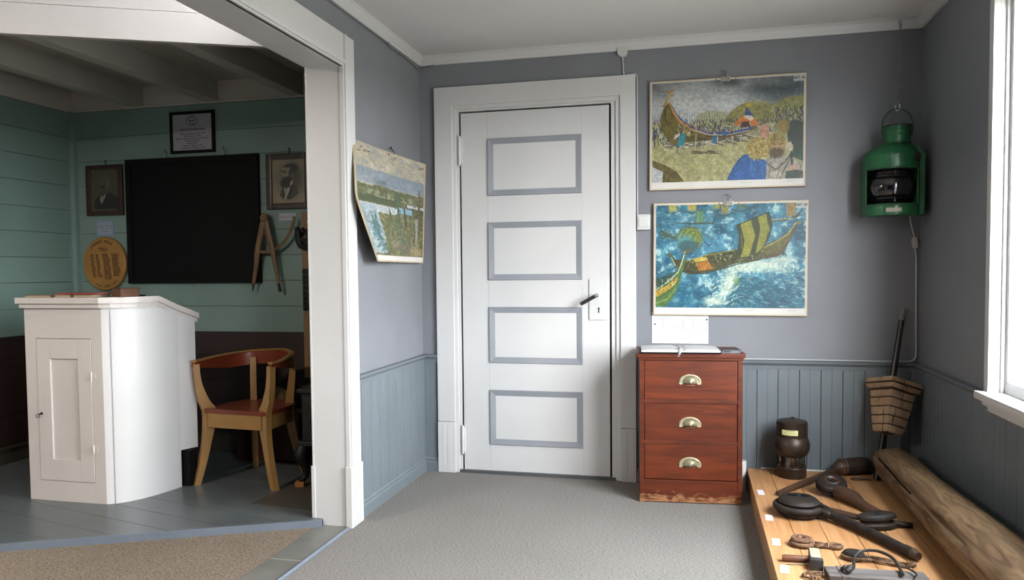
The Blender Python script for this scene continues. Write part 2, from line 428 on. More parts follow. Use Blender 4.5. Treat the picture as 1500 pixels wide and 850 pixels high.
# ================================================================== SETTING
# ---- floors
struct(B().box(XL-.0, XR+.1, YF, D+.1, -.1, 0).build('floor', carpet_grey))
struct(B().box(XC, XO+.02, YF, YJ+.2, -.1, .002).build('floor_carpet_side', carpet_brown))
b = B(); b.box(XO, XL+.012, YF, YJ+.02, -.08, .004, .002)
tr = struct(b.build('trim_threshold_strip', strip_m))
b = B(); b.tube([(XL+.014, YF, .003), (XL+.014, YJ-.02, .003)], .008, 8); e = b.build('edge_moulding', M('strip_edge_paint', (.22, .26, .33), .4), tr)
b = B(); b.box(XO+.005, XL+.0, 2.615, 2.622, .0035, .0048); b.build('joint', M('strip_joint', (.36, .35, .32), .6), tr)
# schoolroom floor: raised boards whose edge runs obliquely from the post
dv = Vector((-2.755+1.624, 2.464-3.005, 0)).normalized()
pe = Vector((-1.60, 3.017, 0)); pw = pe + dv*((XC+1.60)/dv.x)
fl = struct(B().prism([(pe.x, pe.y), (XO+.0, YC+.05), (XC-.05, YC+.05), (XC-.05, pw.y-.02), (pw.x, pw.y)], .0, FC-.004).build('floor_schoolroom', gap_m))
def clip_half(poly, p, n):
    out = []
    for i in range(len(poly)):
        a, c = Vector(poly[i]), Vector(poly[(i+1) % len(poly)]); da, dc = (a-p).dot(n), (c-p).dot(n)
        if da >= 0: out.append(a)
        if da*dc < 0: out.append(a + (c-a)*(da/(da-dc)))
    return out
base = [Vector((pe.x, pe.y)), Vector((XO, YC)), Vector((XC, YC)), Vector((XC, pw.y))]
bd = Vector((math.cos(-.23), math.sin(-.23))); bn = Vector((-bd.y, bd.x)); W = .145
b = B()
for k in range(-30, 50):
    q = clip_half(base, bn*(k*W+.0012), bn); q = clip_half(q, bn*((k+1)*W-.0012), -bn) if len(q) > 2 else []
    if len(q) > 2: b.prism([(v.x, v.y) for v in q], .0, FC)
b.build('floor_boards', floorpaint, fl)
nrm = Vector((dv.y, -dv.x, 0));  nrm = nrm if nrm.y < 0 else -nrm
b = B(); b.bar(pe + nrm*.008 + Vector((0, 0, FC/2)), pw + nrm*.008 + Vector((0, 0, FC/2)), .016, FC+.002, .002)
struct(b.build('trim_step_edge', stepface))
b = B(); b.prism([(-2.04, 3.15), (-1.64, 3.10), (-1.64, 3.80), (-1.97, 3.80)], FC, FC+.003); struct(b.build('trim_hearth_sheet', hearth_m))

# ---- main room walls
def beadboard(length, z0, z1, pitch=.102, off=0):
    """profile along +x, thickness towards -y, from x=0..length"""
    t = bmesh.new(); xs = []; x = -off
    while x < length:
        for dx, dy in ((0, -.0015), (.0022, -.008), (.0495, -.008), (.051, -.0068), (.0525, -.008), (pitch-.0022, -.008)):
            if 0 <= x+dx <= length: xs.append((x+dx, dy))
        x += pitch
    xs = [(0, -.008)] + [p for p in xs if p[0] > .001] + [(length, -.008)]
    lo = [t.verts.new((p[0], p[1], z0)) for p in xs]; hi = [t.verts.new((p[0], p[1], z1)) for p in xs]
    for i in range(len(xs)-1): t.faces.new((lo[i], lo[i+1], hi[i+1], hi[i]))
    return t
def rail_profile(): return [(0, 0), (-.010, .0), (-.012, .020), (-.024, .034), (-.026, .046), (0, .046)]
def sweep(b, prof, a, c, out):
    """prof [(depth,z)] with depth measured opposite to 'out' (negative = into the room)"""
    a, c, out = Vector(a), Vector(c), Vector(out)
    A = [a - out*d*1 + Vector((0, 0, z)) for d, z in prof]; Cc = [c - out*d*1 + Vector((0, 0, z)) for d, z in prof]
    n = len(prof); vs = b.add(A + Cc, [(i, (i+1) % n, n+(i+1) % n, n+i) for i in range(n)] + [tuple(range(n))[::-1], tuple(range(n, 2*n))])
# far wall, with the doorway left open behind the door leaf
w = B(); w.box(XL-.14, -1.39+.11, D, D+.1, -.1, ZCL+.1); w.box(-.40, XR+.12, D, D+.1, -.1, ZCL+.1); w.box(-1.28, -.40, D, D+.1, 2.03, ZCL+.1)
struct(w.build('wall_back', wallgrey))
# left wall with the wide opening
w = B(); w.box(XO, XL, YJ, D+.02, -.1, ZCL+.1); w.box(XO, XL, .4, YJ, 2.03, ZCL+.1); w.box(XO, XL, YF-.1, .4, -.1, ZCL+.1)
struct(w.build('wall_left', wallgrey))
# right wall with two windows
WY0, WY1, WZ0, WZ1 = 1.50, 3.045, .665, 2.13
VY0, VY1 = -.55, .35
TK = .14
w = B()
w.box(XR, XR+TK, WY1, D+.1, -.1, ZCL+.1); w.box(XR, XR+TK, VY1, WY0, -.1, ZCL+.1); w.box(XR, XR+TK, YF-.1, VY0, -.1, ZCL+.1)
for y0, y1 in ((WY0, WY1), (VY0, VY1)): w.box(XR, XR+TK, y0, y1, -.1, WZ0); w.box(XR, XR+TK, y0, y1, WZ1, ZCL+.1)
struct(w.build('wall_right', wallgrey))
# walls behind the viewer
struct(B().box(XO-.02, XR+.14, YF-.14, YF, -.1, ZCL+.1).build('wall_front', darkbrown))
struct(B().box(XC-.1, XO-.02, YF-.14, YF, -.1, 2.6).build('wall_front_passage', darkbrown))
struct(B().box(XO-.02, XR+.12, YF-.14, D+.1, ZCL, ZCL+.12).build('ceiling', ceil_m))
struct(B().box(XC-.1, XO, YF-.14, 3.4, 2.52, 2.60).build('ceiling_passage', ceil_m))

# dado boards + rails + baseboards
GREV = 0.035
b = B(); Y0 = YJ+.108
t = beadboard(D-Y0, .06, ZR-.04, off=.06); b.merge(t, T(XL, Y0, 0) @ RZ(PI/2))
wl = struct(b.build('wall_left_wainscot', dado, recalc=False))
b = B(); t = beadboard(-1.39-XL, .06, ZR-.04, off=.02); b.merge(t, T(XL, D, 0))
t = beadboard(XR+.29, .06, ZR-.04, off=.0); b.merge(t, T(-.29, D, 0))
struct(b.build('wall_back_wainscot', dado, recalc=False))
b = B(); t = beadboard(D-YF, .06, ZR-.04, off=.04); b.merge(t, T(XR, D, 0) @ RZ(-PI/2))
struct(b.build('wall_right_wainscot', dado, recalc=False))
b = B(); sweep(b, rail_profile(), (XL, Y0, ZR-.046), (XL, D, ZR-.046), (1, 0, 0)); struct(b.build('trim_rail_left', dado))
b = B(); sweep(b, rail_profile(), (XL, D, ZR-.046), (-1.392, D, ZR-.046), (0, -1, 0)); sweep(b, rail_profile(), (-.288, D, ZR-.046), (XR, D, ZR-.046), (0, -1, 0)); struct(b.build('trim_rail_back', dado))
b = B(); sweep(b, rail_profile(), (XR, WY1+.060, ZR-.046), (XR, D, ZR-.046), (-1, 0, 0)); struct(b.build('trim_rail_right', dado))
base_prof = [(0, 0), (-.020, 0), (-.020, .052), (-.013, .060), (-.016, .068), (-.010, .078), (0, .080)]
b = B(); sweep(b, base_prof, (XL, Y0, 0), (XL, D, 0), (1, 0, 0)); struct(b.build('baseboard_left', dado))
b = B(); sweep(b, base_prof, (XL, D, 0), (-1.392, D, 0), (0, -1, 0)); sweep(b, base_prof, (-.288, D, 0), (XR, D, 0), (0, -1, 0)); struct(b.build('baseboard_back', dado))
b = B(); sweep(b, base_prof, (XR, YF, 0), (XR, D, 0), (-1, 0, 0)); struct(b.build('baseboard_right', dado))
crown = [(0, -.050), (-.012, -.050), (-.016, -.042), (-.034, -.016), (-.034, 0), (0, 0)]
b = B(); sweep(b, crown, (XL, YF, ZCL), (XL, D, ZCL), (1, 0, 0)); struct(b.build('trim_cornice_left', white))
b = B(); sweep(b, crown, (XL, D, ZCL), (XR, D, ZCL), (0, -1, 0)); struct(b.build('trim_cornice_back', white))
b = B(); sweep(b, crown, (XR, YF, ZCL), (XR, D, ZCL), (-1, 0, 0)); struct(b.build('trim_cornice_right', white))

# ---- lining and casing of the wide opening
b = B(); b.box(XO-.018, XL+.012, YJ-.001, YJ+.02, 0, 2.030); b.box(XO-.018, XL+.012, .38, YJ, 2.018, 2.034); b.box(XO-.018, XL+.012, .38, .4, 0, 2.03)
struct(b.build('trim_opening_lining', white))
b = B()
def casing_v(b, y0, y1, z0, z1):
    s_ = 1 if y1 > y0 else -1
    b.box(XL, XL+.022, y0, y1, z0, z1, .003); b.box(XL+.02, XL+.030, y0+s_*.008, y0+s_*.026, z0, z1-.002, .004)
casing_v(b, YJ-.004, YJ+.108, .27, 2.156)
b.box(XL, XL+.022, .29, YJ+.0, 2.018, 2.156, .003); b.box(XL+.02, XL+.030, .3, YJ+.02, 2.026, 2.044, .004)
b.box(XL, XL+.022, .29, .4, 0, 2.156, .003)
struct(b.build('trim_opening_casing', white))
b = B(); b.box(XL-.0, XL+.030, YJ-.012, YJ+.108, 0, .272, .003)
for k in range(3): b.box(XL+.029, XL+.033, YJ+.012+k*.030, YJ+.032+k*.030, .004, .262, .0015)
struct(b.build('trim_plinth_block', white))
b = B(); b.box(XO-.032, XO-.014, YJ-.004, YJ+.1, FC, .268, .003); b.box(XO-.026, XO-.016, YJ-.002, YJ+.1, .268, 2.12, .003); struct(b.build('trim_opening_inner_casing', white))

# ---- bulkhead over the step
e0 = Vector((-1.60, 3.125, 0)); e1 = e0 + dv*((XC+1.60)/dv.x)
b = B()
for k, (z0, z1) in enumerate(((2.12, 2.247), (2.2485, 2.40), (2.401, 2.53))):
    b.bar(e0 + Vector((0, 0, (z0+z1)/2)), e1 + Vector((0, 0, (z0+z1)/2)), .03, z1-z0, .001)
struct(b.build('beam_bulkhead', white_warm))

def diag_y(x): return e0.y + (x-e0.x)*dv.y/dv.x
# ---- schoolroom shell
w = B(); w.box(XC-.1, XO+.05, YC, YC+.1, -.1, 2.45); struct(w.build('wall_schoolroom_back', gap_m))
w = B(); w.box(XC-.1, XC, YF-.1, YC+.1, -.1, 2.6); struct(w.build('wall_schoolroom_left', gap_m))
def boards(b, x0, x1, zs, th, mat=None):
    for z0, z1 in zip(zs, zs[1:]): b.box(x0, x1, -th, 0, z0+.001, z1-.001, .002, mat)
zb = [.785, .93, 1.086, 1.240, 1.395, 1.545, 1.70, 1.855, 2.008, 2.172]
b = B(); boards(b, XC, XO-.0, zb, .012, T(0, YC, 0)); struct(b.build('wall_schoolroom_back_boards', teal))
b = B(); boards(b, 0, YC-YF, zb, .012, T(XC, YF, 0) @ RZ(PI/2)); struct(b.build('wall_schoolroom_left_boards', teal))
b = B(); b.box(XC+.002, XC+.045, YC-.045, YC-.002, .78, 2.172, .004); struct(b.build('trim_corner_post', teal))
zd = [FC, .15, .31, .47, .63, .775]
b = B(); boards(b, XC, XO, zd, .012, T(0, YC, 0)); struct(b.build('wall_schoolroom_back_dado', darkbrown))
b = B(); boards(b, 0, YC-YF, zd, .012, T(XC, YF, 0) @ RZ(PI/2)); struct(b.build('wall_schoolroom_left_dado', darkbrown))
b = B(); b.box(XC, XO, YC-.02, YC, .772, .788, .003); b.box(XC, XC+.02, YF, YC, .772, .788, .003); struct(b.build('trim_schoolroom_dado_cap', teal))
b = B(); b.box(XC, XC+.022, YF, YC, FC, .13, .004); b.box(XC+.02, XC+.034, YF, YC, .118, .136, .004); b.box(XC, XO, YC-.022, YC, FC, .13, .004)
struct(b.build('baseboard_schoolroom', M('brown_baseboard', (.055, .042, .030), .5)))
b = B(); b.box(XC, XO, YC-.014, YC, 2.172, 2.32); b.box(XC, XC+.016, YF, YC, 2.172, 2.32); b.box(XC, XO, YC-.024, YC, 2.172, 2.184, .003); struct(b.build('trim_schoolroom_frieze', white_warm))
b = B()
for k in range(16):
    x = XC + k*.15; b.box(x+.001, min(x+.149, XO+.1), diag_y(x)+.06, YC+.05, 2.305, 2.325, .002)
struct(b.build('ceiling_schoolroom_boards', beam_m))
struct(B().prism([(XO, e0.y), (XO, YC+.1), (XC-.1, YC+.1), (XC-.1, diag_y(XC-.1))], 2.33, 2.36).build('ceiling_schoolroom_roof', gap_m))
for x in (-3.39, -2.858, -2.288, -1.73):
    b = B(); b.box(x-.042, x+.042, diag_y(x)+.05, YC-.002, 2.181, 2.318, .006); struct(b.build('beam', beam_m))

# ---- door
d = sroot('door_1')
LX0, LX1 = -1.2466, -.4285
b = B(); b.box(LX0, LX1, D+.006, D+.04, .012, 2.0, .002)
pan = ((1.855, 1.541), (1.397, 1.078), (.931, .620), (.470, .163)); PX0, PX1 = -1.094, -.574
lf = b.build('leaf', white, d)
for k in (PX0, PX1):
    bb = B(); bb.box(k-.0006 if k == PX0 else k-.0006, k+.0006, D+.0053, D+.0065, .03, 1.99); bb.build('stile_joint', M('paint_crack', (.6, .59, .6), .6), lf)
for zt, zb_ in pan:
    b = B()
    def ring(b, x0, x1, z0, z1, wd, ya, yb):
        o = [(x0, ya, z0), (x1, ya, z0), (x1, ya, z1), (x0, ya, z1)]; i = [(x0+wd, yb, z0+wd), (x1-wd, yb, z0+wd), (x1-wd, yb, z1-wd), (x0+wd, yb, z1-wd)]
        b.add(o+i, [(k, (k+1) % 4, 4+(k+1) % 4, 4+k) for k in range(4)])
    ring(b, PX0, PX1, zb_, zt, .003, D+.006, D-.003); ring(b, PX0+.003, PX1-.003, zb_+.003, zt-.003, .031, D-.003, D+.004)
    pm = b.build('panel_moulding', doorgrey, d, recalc=False)
    pm['label'] = 'grey painted moulding framing a white door panel'
    b = B(); b.box(PX0+.033, PX1-.033, D+.003, D+.01, zb_+.033, zt-.033, .0005); b.build('panel', white, d)
b = B(); b.box(-.537, -.438, D-.001, D+.008, .862, 1.083, .004); lp = b.build('lock_plate', white, d)
b = B(); b.box(-.4885, -.4825, D-.0030, D, .900, .926, .002); b.lathe([(0, -.0006), (.0048, -.0006), (.0048, .001)], 12, T(-.4855, D-.0024, .925) @ RX(PI/2)); b.build('keyhole', inkdark, lp)
b = B(); b.prism([(-.016, 0), (0, -.024), (.016, 0), (0, .020)], 0, .0012, 0, T(-.4885, D-.0005, .912) @ RX(PI/2)); b.build('escutcheon', white, lp)
b = B(); b.lathe([(0, .05), (.008, .05), (.0085, .0), (.0, 0)], 16, T(-.488, D-.003, .994) @ RX(PI/2)); b.tube([(-.488, D-.048, .996), (-.503, D-.050, .989)], .0075, 12); b.tube([(-.5735, D-.050, .950), (-.5775, D-.05, .948)], .0078, 12)
hd = b.build('handle', chrome, d, smooth=True); b = B(); b.lathe([(0, .004), (.014, .004), (.016, .002), (.016, 0), (0, 0)], 24, T(-.488, D-.0008, .994) @ RX(PI/2)); b.build('rosette', white, lp, smooth=True); hd['label'] = 'chrome lever end with black grip'
b = B(); b.tube([(-.500, D-.050, .9905), (-.5745, D-.050, .9495)], [.0098, .0098], 14); b.build('handle_grip', leather, hd, smooth=True)
for z in (1.795, .185):
    b = B(); b.lathe([(0, .083), (.004, .083), (.007, .078), (.007, -.078), (.004, -.083), (0, -.083)], 12, T(LX0-.005, D-.006, z)); b.box(LX0-.014, LX0+.008, D-.004, D+.01, z-.07, z+.07, .001); b.build('hinge', white, d)
b = B(); b.box(-1.285, -.395, D+.035, D+.1, 0, 2.04); b.build('rebate', gap_m, d)
b = B(); b.box(-1.27, -.40, D-.012, D+.05, 0, .016, .003); b.build('threshold', M('dark_threshold', (.10, .105, .11), .6), d)
b = B()
def dcase(b, x0, x1, z0, z1, inner):     # upright boards, bead on the inner side
    b.box(x0, x1, D-.020, D+.004, z0, z1, .003)
b.box(-1.392, -1.290, D-.020, D, .288, 2.143, .003); b.box(-.368, -.2875, D-.020, D, .288, 2.143, .003)
b.box(-1.392, -.2875, D-.0195, D, 2.040, 2.143, .003)
for a_, c_ in ((-1.296, -1.270), (-.392, -.366)): b.box(a_, c_, D-.010, D+.03, 0, 2.045, .004)
b.box(-1.296, -.366, D-.0105, D+.03, 2.019, 2.045, .004)
for a_, c_ in ((-1.283, -1.2575), (-.4175, -.379)): b.box(a_, c_, D-.001, D+.03, 0, 2.02, .003)
b.box(-1.283, -.379, D-.0012, D+.03, 2.008, 2.024, .002)
b.box(-1.392, -1.290, D-.024, D, 0, .286, .002); b.box(-.368, -.2875, D-.024, D, 0, .286, .002)
for x in (-1.355, -1.325, -.345, -.312): b.box(x-.012, x+.012, D-.0255, D-.02, .006, .280, .0008)
b.build('casing', white, d)

# ---- windows
def window(name, mtx, y0, y1, z0, z1, casing=True):
    """built for the right wall: x=0 is the room face, +x outwards"""
    r = sroot(name)
    b = B()
    b.box(-.022, 0, y1-.005, y1+.060, z0, z1+.09, .003, mtx); b.box(-.022, 0, y0-.085, y0+.005, z0, z1+.09, .003, mtx); b.box(-.022, 0, y0-.085, y1+.085, z1-.005, z1+.09, .003, mtx)
    b.box(-.030, -.018, y1-.004, y1+.012, z0, z1, .003, mtx)
    b.build('casing', white, r)
    b = B(); b.box(-.01, .125, y1-.006, y1+.01, z0, z1, .002, mtx); b.box(-.01, .125, y0-.01, y0+.006, z0, z1, .002, mtx); b.box(-.01, .125, y0, y1, z1-.006, z1+.01, .002, mtx)
    b.box(.008, .02, y1-.018, y1, z0, z1, .002, mtx); b.build('jamb', white, r)
    b = B()
    ym = (y0+y1)/2
    for a, c in ((y0+.006, ym), (ym, y1-.006)):
        b.box(.020, .058, a, a+.036, z0+.005, z1-.006, .004, mtx); b.box(.020, .058, c-.036, c, z0+.005, z1-.006, .004, mtx)
        b.box(.021, .057, a, c, z0+.005, z0+.05, .004, mtx); b.box(.021, .057, a, c, z1-.06, z1-.006, .004, mtx)
    b.build('sash', white, r)
    for a, c in ((y0+.04, ym-.034), (ym+.034, y1-.04)):
        b = B(); b.box(.038, .042, a, c, z0+.05, z1-.06, 0, mtx); b.build('pane', clear_glass, r)
    b = B(); b.box(-.062, .07, y0-.11, y1+.040, z0-.022, z0+.006, .006, mtx)
    b.box(-.045, 0, y0-.09, y1+.008, z0-.040, z0-.02, .004, mtx); b.box(-.032, 0, y0-.08, y1-.008, z0-.062, z0-.036, .006, mtx)
    b.build('sill', white, r)
    return r
window('window_1', T(XR, 0, 0), WY0, WY1, WZ0, WZ1)
window('window_2', T(XR, 0, 0), VY0, VY1, WZ0, WZ1)

exec_things = True
# ================================================================== THINGS IN THE SCHOOLROOM
# ---- teacher's lectern: cupboard with a curved side and a writing top that slopes away
lec = thing('lectern', 'tall white painted school lectern with a cupboard door and a curved side', 'lectern', (-2.92, 3.2, FC))
lo = Vector((-2.92, 3.2))
def lp_(x, y): return (x-lo.x, y-lo.y)
curve = [(-2.714, 3.000), (-2.678, 3.022), (-2.640, 3.062), (-2.608, 3.120), (-2.583, 3.190), (-2.567, 3.262), (-2.556, 3.335), (-2.538, 3.385), (-2.522, 3.425)]
def topz(y): return (.952 if y <= 3.215 else .952-(y-3.215)*.42)
b = B()
# front panel, side panel (curved), left panel, back board, all following the sloping top
def wallstrip(b, pts, z0f, th=.018):
    n = len(pts); V = []
    for i, (x, y) in enumerate(pts):
        a = Vector(pts[max(0, i-1)]); c = Vector(pts[min(n-1, i+1)]); t = (c-a).normalized(); nn = Vector((-t.y, t.x))
        p = Vector((x, y)); q = p + nn*th
        V += [(*lp_(*p), z0f(i)), (*lp_(*p), topz(y)), (*lp_(*q), z0f(i)), (*lp_(*q), topz(y))]
    F = []
    for i in range(n-1):
        o, m = 4*i, 4*i+4; F += [(o, m, m+1, o+1), (o+3, m+3, m+2, o+2), (o+1, m+1, m+3, o+3), (o+2, m+2, m, o)]
    F += [(0, 1, 3, 2), (4*n-4, 4*n-2, 4*n-1, 4*n-3)]
    b.add(V, F)
wallstrip(b, curve[:7], lambda i: 0); wallstrip(b, curve[6:], lambda i: .19)
wallstrip(b, [(-3.155, 3.43), (-3.155, 3.021)], lambda i: 0)
body = b.build('carcass', M('lectern_white', (.70, .69, .69), .42, .04, 3, .12, 40), lec, smooth=True)
b = B()   # framed front with an opening for the door
x0, x1 = -3.155-lo.x, -2.714-lo.x; y = 3.0-lo.y
DX0, DX1, DZ0, DZ1 = -3.090-lo.x, -2.775-lo.x, .098, .792
b.box(x0, DX0, y, y+.02, 0, .952, .001); b.box(DX1, x1, y, y+.02, 0, .952, .001); b.box(DX0, DX1, y, y+.02, DZ1, .952, 0); b.box(DX0, DX1, y, y+.02, 0, DZ0, 0)
b.build('front_frame', white_warm, lec)
b = B(); b.box(-2.680-lo.x, -2.678-lo.x, 3.0165-lo.y, 3.021-lo.y, .0, .93); b.build('board_joint', M('paint_crack', (.6, .59, .6), .6), lec)
b = B()   # door with sunk panel
g = .0025; px0, px1, pz0, pz1 = DX0+.078, DX1-.078, DZ0+.105, DZ1-.098
b.box(DX0+g, px0, y-.002, y+.017, DZ0+g, DZ1-g, .0015); b.box(px1, DX1-g, y-.002, y+.017, DZ0+g, DZ1-g, .0015)
b.box(px0, px1, y-.002, y+.017, DZ0+g, pz0, .0015); b.box(px0, px1, y-.002, y+.017, pz1, DZ1-g, .0015); b.box(px0, px1, y+.008, y+.016, pz0, pz1)
ld = b.build('door', white_warm, lec)
b = B(); b.tube([(DX0+.02, y-.001, .425), (DX0+.02, y-.022, .425)], .0026, 8); b.tube([(DX0+.02+.010*math.cos(a), y-.024, .417+.010*math.sin(a)*.8) for a in np.linspace(0, 2*PI, 14)[:-1]], .0018, 6, closed=True)
b.lathe([(0, .0), (.007, 0), (.007, .002), (0, .002)], 12, T(DX0+.02, y-.002, .425) @ RX(PI/2)); k = b.build('key', iron, ld); k['label'] = 'small dark iron key in the lock'
for z in (.612, .262):
    b = B(); b.box(DX1-.030, DX1+.024, y-.0042, y-.0015, z-.011, z+.011, .001); b.lathe([(0, .022), (.0045, .022), (.0045, -.022), (0, -.022)], 10, T(DX1, y-.005, z)); b.build('hinge', white_warm, ld)
b = B()   # moulded top: flat part then slope; outline = front, curve, back
out = [(-3.178, 2.972), (-2.702, 2.972)] + [(x+.018-.002*i, y-.012) for i, (x, y) in enumerate(curve[1:])] + [(-2.508, 3.445), (-3.178, 3.445)]
def slab(b, out, dz0, dz1):
    # split at the break of slope so the top stays crisp
    n = len(out); V = [(*lp_(*p), topz(p[1])+dz0) for p in out] + [(*lp_(*p), topz(p[1])+dz1) for p in out]
    F = [(i, (i+1) % n, n+(i+1) % n, n+i) for i in range(n)]
    bm = bmesh.new()
    vs = [bm.verts.new(v) for v in V]
    for f in F: bm.faces.new([vs[i] for i in f])
    bm.faces.new(vs[:n][::-1]); bm.faces.new(vs[n:])
    bmesh.ops.triangulate(bm, faces=[f for f in bm.faces if len(f.verts) > 4])
    b.merge(bm)
j = [i for i, p in enumerate(out) if p[1] > 3.2][0]
fa = (out[j-1][0]+(out[j][0]-out[j-1][0])*(3.215-out[j-1][1])/(out[j][1]-out[j-1][1]), 3.215)
flat = out[:j] + [fa, (-3.178, 3.215)]; slope = [fa] + out[j:] + [(-3.178, 3.215)]
def shrink(poly, s): 
    return [((x+2.85)*s-2.85, (y-3.2)*s+3.2) for x, y in poly]
for P in (flat, slope): slab(b, P, .008, .036)
inner = [(x*1-.011 if x > -2.8 else x+.011, y+.012 if y < 3.0 else y) for x, y in out]
ji = inner[:j] + [(fa[0]-.011, 3.215), (-3.167, 3.215)]; jo = [(fa[0]-.011, 3.215)] + inner[j:] + [(-3.167, 3.215)]
for P in (ji, jo): slab(b, P, -.014, .009)
b.build('writing_top', white_warm, lec)
b = B(); b.box(-3.13-lo.x, -2.60-lo.x, 3.18-lo.y, 3.20-lo.y, 0, .90); b.box(-2.62-lo.x, -2.518-lo.x, 3.352-lo.y, 3.41-lo.y, .0, .185); b.box(-3.12-lo.x, -2.60-lo.x, 3.39-lo.y, 3.41-lo.y, 0, .185)  # added black boards: shade of the hollow interior put into colour
kb = b.build('dark_interior_fill', black, lec); kb['label'] = 'black fill added for the shade behind the cut away foot'
LT = FC + .952 + .036     # upper face of the lectern
def book(name, label, cat, cx, cy, w, d, h, rz, cov, pg, hard=True):
    t = thing(name, label, cat, (cx, cy, LT+.0005), rz)
    b = B(); c = .0025
    b.box(-w/2, w/2, -d/2, d/2, 0, c, .0008); b.box(-w/2, w/2, -d/2, d/2, h-c, h, .0008); b.box(-w/2, w/2, d/2-.004, d/2, 0, h, .0015); b.build('cover', cov, t)
    b = B(); b.box(-w/2+.004, w/2-.004, -d/2+.004, d/2-.004, c, h-c); b.build('pages', pg, t)
    return t
book('thin_book', 'thin tan school book lying at the far left end of the lectern top', 'book', -3.075, 3.05, .150, .105, .011, .03, book_tan, pages)
book('red_book', 'flat red covered book lying on two thin tan ones on the lectern', 'book', -2.845, 3.06, .245, .13, .006, -.02, book_red, pages).location.z = LT+.0145
book('exercise_book', 'thin tan exercise book under the left end of the red one', 'book', -2.932, 3.05, .085, .11, .013, .02, book_tan, pages)
book('notebook', 'thin pale notebook under the right end of the red one', 'book', -2.815, 3.055, .115, .11, .013, -.02, book_tan, pages)
book('thick_book', 'thick small brown leather bound book standing out on the lectern top', 'book', -2.648, 3.085, .070, .105, .043, -.22, book_brown, M('page_edges_brown', (.13, .045, .014), .6, .3, 40))
t = thing('chalk_duster', 'tiny flat black object lying near the sloping edge of the lectern top', 'duster', (-2.62, 3.15, LT+.0005), .1)
b = B(); b.box(-.022, .022, -.014, .014, .0025, .008, .002); b.build('grip', black, t); b = B(); b.box(-.021, .021, -.013, .013, 0, .003, .001); b.build('felt', leather, t)

# ---- armchair
ch = thing('armchair', 'ochre wooden armchair with a curved red-brown back rail and seat', 'chair', (-2.277, 3.52, FC), math.radians(-5))
SZ = .395
def leg_prof(pts, w):   # pts (u,z,width) in the leg plane
    L = []; R = []
    for u, z, ww in pts: L.append((u-ww/2, z)); R.append((u+ww/2, z))
    return L, R
def curved_leg(b, base, ang, pts, th):
    P, Wd = smooth([Vector((u, z, 0)) for u, z, w in pts], [w for u, z, w in pts], 6)
    ca, sa = math.cos(ang), math.sin(ang); V = []
    for p, w in zip(P, Wd):
        for du in (-w/2, w/2):
            for dt in (-th/2, th/2):
                u = p.x+du; V.append((base[0]+u*ca-dt*sa, base[1]+u*sa+dt*ca, p.y))
    F = []
    for i in range(len(P)-1):
        o, m = 4*i, 4*i+4; F += [(o, o+1, m+1, m), (o+2, m+2, m+3, o+3), (o, m, m+2, o+2), (o+1, o+3, m+3, m+1)]
    F += [(0, 2, 3, 1), (4*len(P)-4, 4*len(P)-3, 4*len(P)-1, 4*len(P)-2)]
    b.add(V, F)
front_leg = [(.058, 0, .030), (.030, .10, .036), (.004, .22, .044), (-.012, .32, .064), (-.012, .385, .072), (.016, .44, .054), (.038, .52, .034), (.046, .58, .030), (.048, .628, .030)]
back_leg = [(.075, 0, .028), (.045, .10, .034), (.015, .22, .042), (0, .32, .046), (.0, .40, .044), (.012, .50, .036), (.020, .58, .030), (.022, .63, .028)]
FXL, FXR, FYY = -.185, .185, -.105
corners = [(FXL, FYY, math.radians(-122), front_leg), (FXR, FYY, math.radians(-18), front_leg), (FXR-.045, .160, math.radians(28), back_leg), (FXL+.07, .19, math.radians(125), back_leg)]
for cx, cy, a, pr_ in corners:
    b = B(); curved_leg(b, (cx, cy), a, pr_, .032); b.build('leg', ochre, ch)
b = B(); seat_pts = [(-.20, -.128), (.20, -.128), (.205, -.09), (.198, .10), (.16, .185), (.08, .225), (0, .235), (-.08, .225), (-.15, .19), (-.198, .10), (-.205, -.09)]
b.prism(seat_pts, SZ-.022, SZ, .004); b.build('seat', redseat, ch)
b = B(); b.box(-.165, .165, -.122, -.100, SZ-.098, SZ-.022, .003); b.bar((-.185, -.08, SZ-.06), (-.15, .17, SZ-.06), .02, .076, .003); b.bar((.185, -.08, SZ-.06), (.155, .15, SZ-.06), .02, .076, .003); b.bar((-.12, .19, SZ-.06), (.14, .17, SZ-.06), .02, .076, .003); b.build('apron', ochre, ch)
# back rail: one bent board from arm to arm
rail_pts = [(-.211, -.160), (-.226, -.07), (-.224, .03), (-.198, .145), (-.130, .225), (-.02, .252), (.075, .236), (.138, .192), (.180, .12), (.210, .03), (.235, -.06), (.237, -.135)]
P, _ = smooth([Vector((x, y, 0)) for x, y in rail_pts], [0]*len(rail_pts), 6)
b = B(); V = []; n = len(P)
for i, p in enumerate(P):
    t = (P[min(n-1, i+1)]-P[max(0, i-1)]).normalized(); nn = Vector((-t.y, t.x, 0)); s_ = i/(n-1); h_ = .070 - .052*max(0, abs(s_-.47)*2-.45)/.55
    zt = .640 + .028*max(0, 1-abs(s_-.5)*2.4)
    for off in (-.010, .010):
        for z in (zt-h_, zt): V.append((p.x+nn.x*off, p.y+nn.y*off, z))
F = []
for i in range(n-1):
    o, m = 4*i, 4*i+4; F += [(o, m, m+1, o+1), (o+2, o+3, m+3, m+2), (o+1, m+1, m+3, o+3), (o, o+2, m+2, m)]
F += [(0, 1, 3, 2), (4*n-4, 4*n-2, 4*n-1, 4*n-3)]
b.add(V, F); b.build('back_rail', redseat, ch, smooth=True)
b = B(); V = []   # ochre cap moulding along the top of the rail
cap = []
for i, p in enumerate(P):
    s_ = i/(n-1); cap.append((p.x, p.y, .640 + .028*max(0, 1-abs(s_-.5)*2.4)+.005))
b.tube(cap, .017, 8, flat=.4); b.build('rail_cap', ochre, ch, smooth=True)

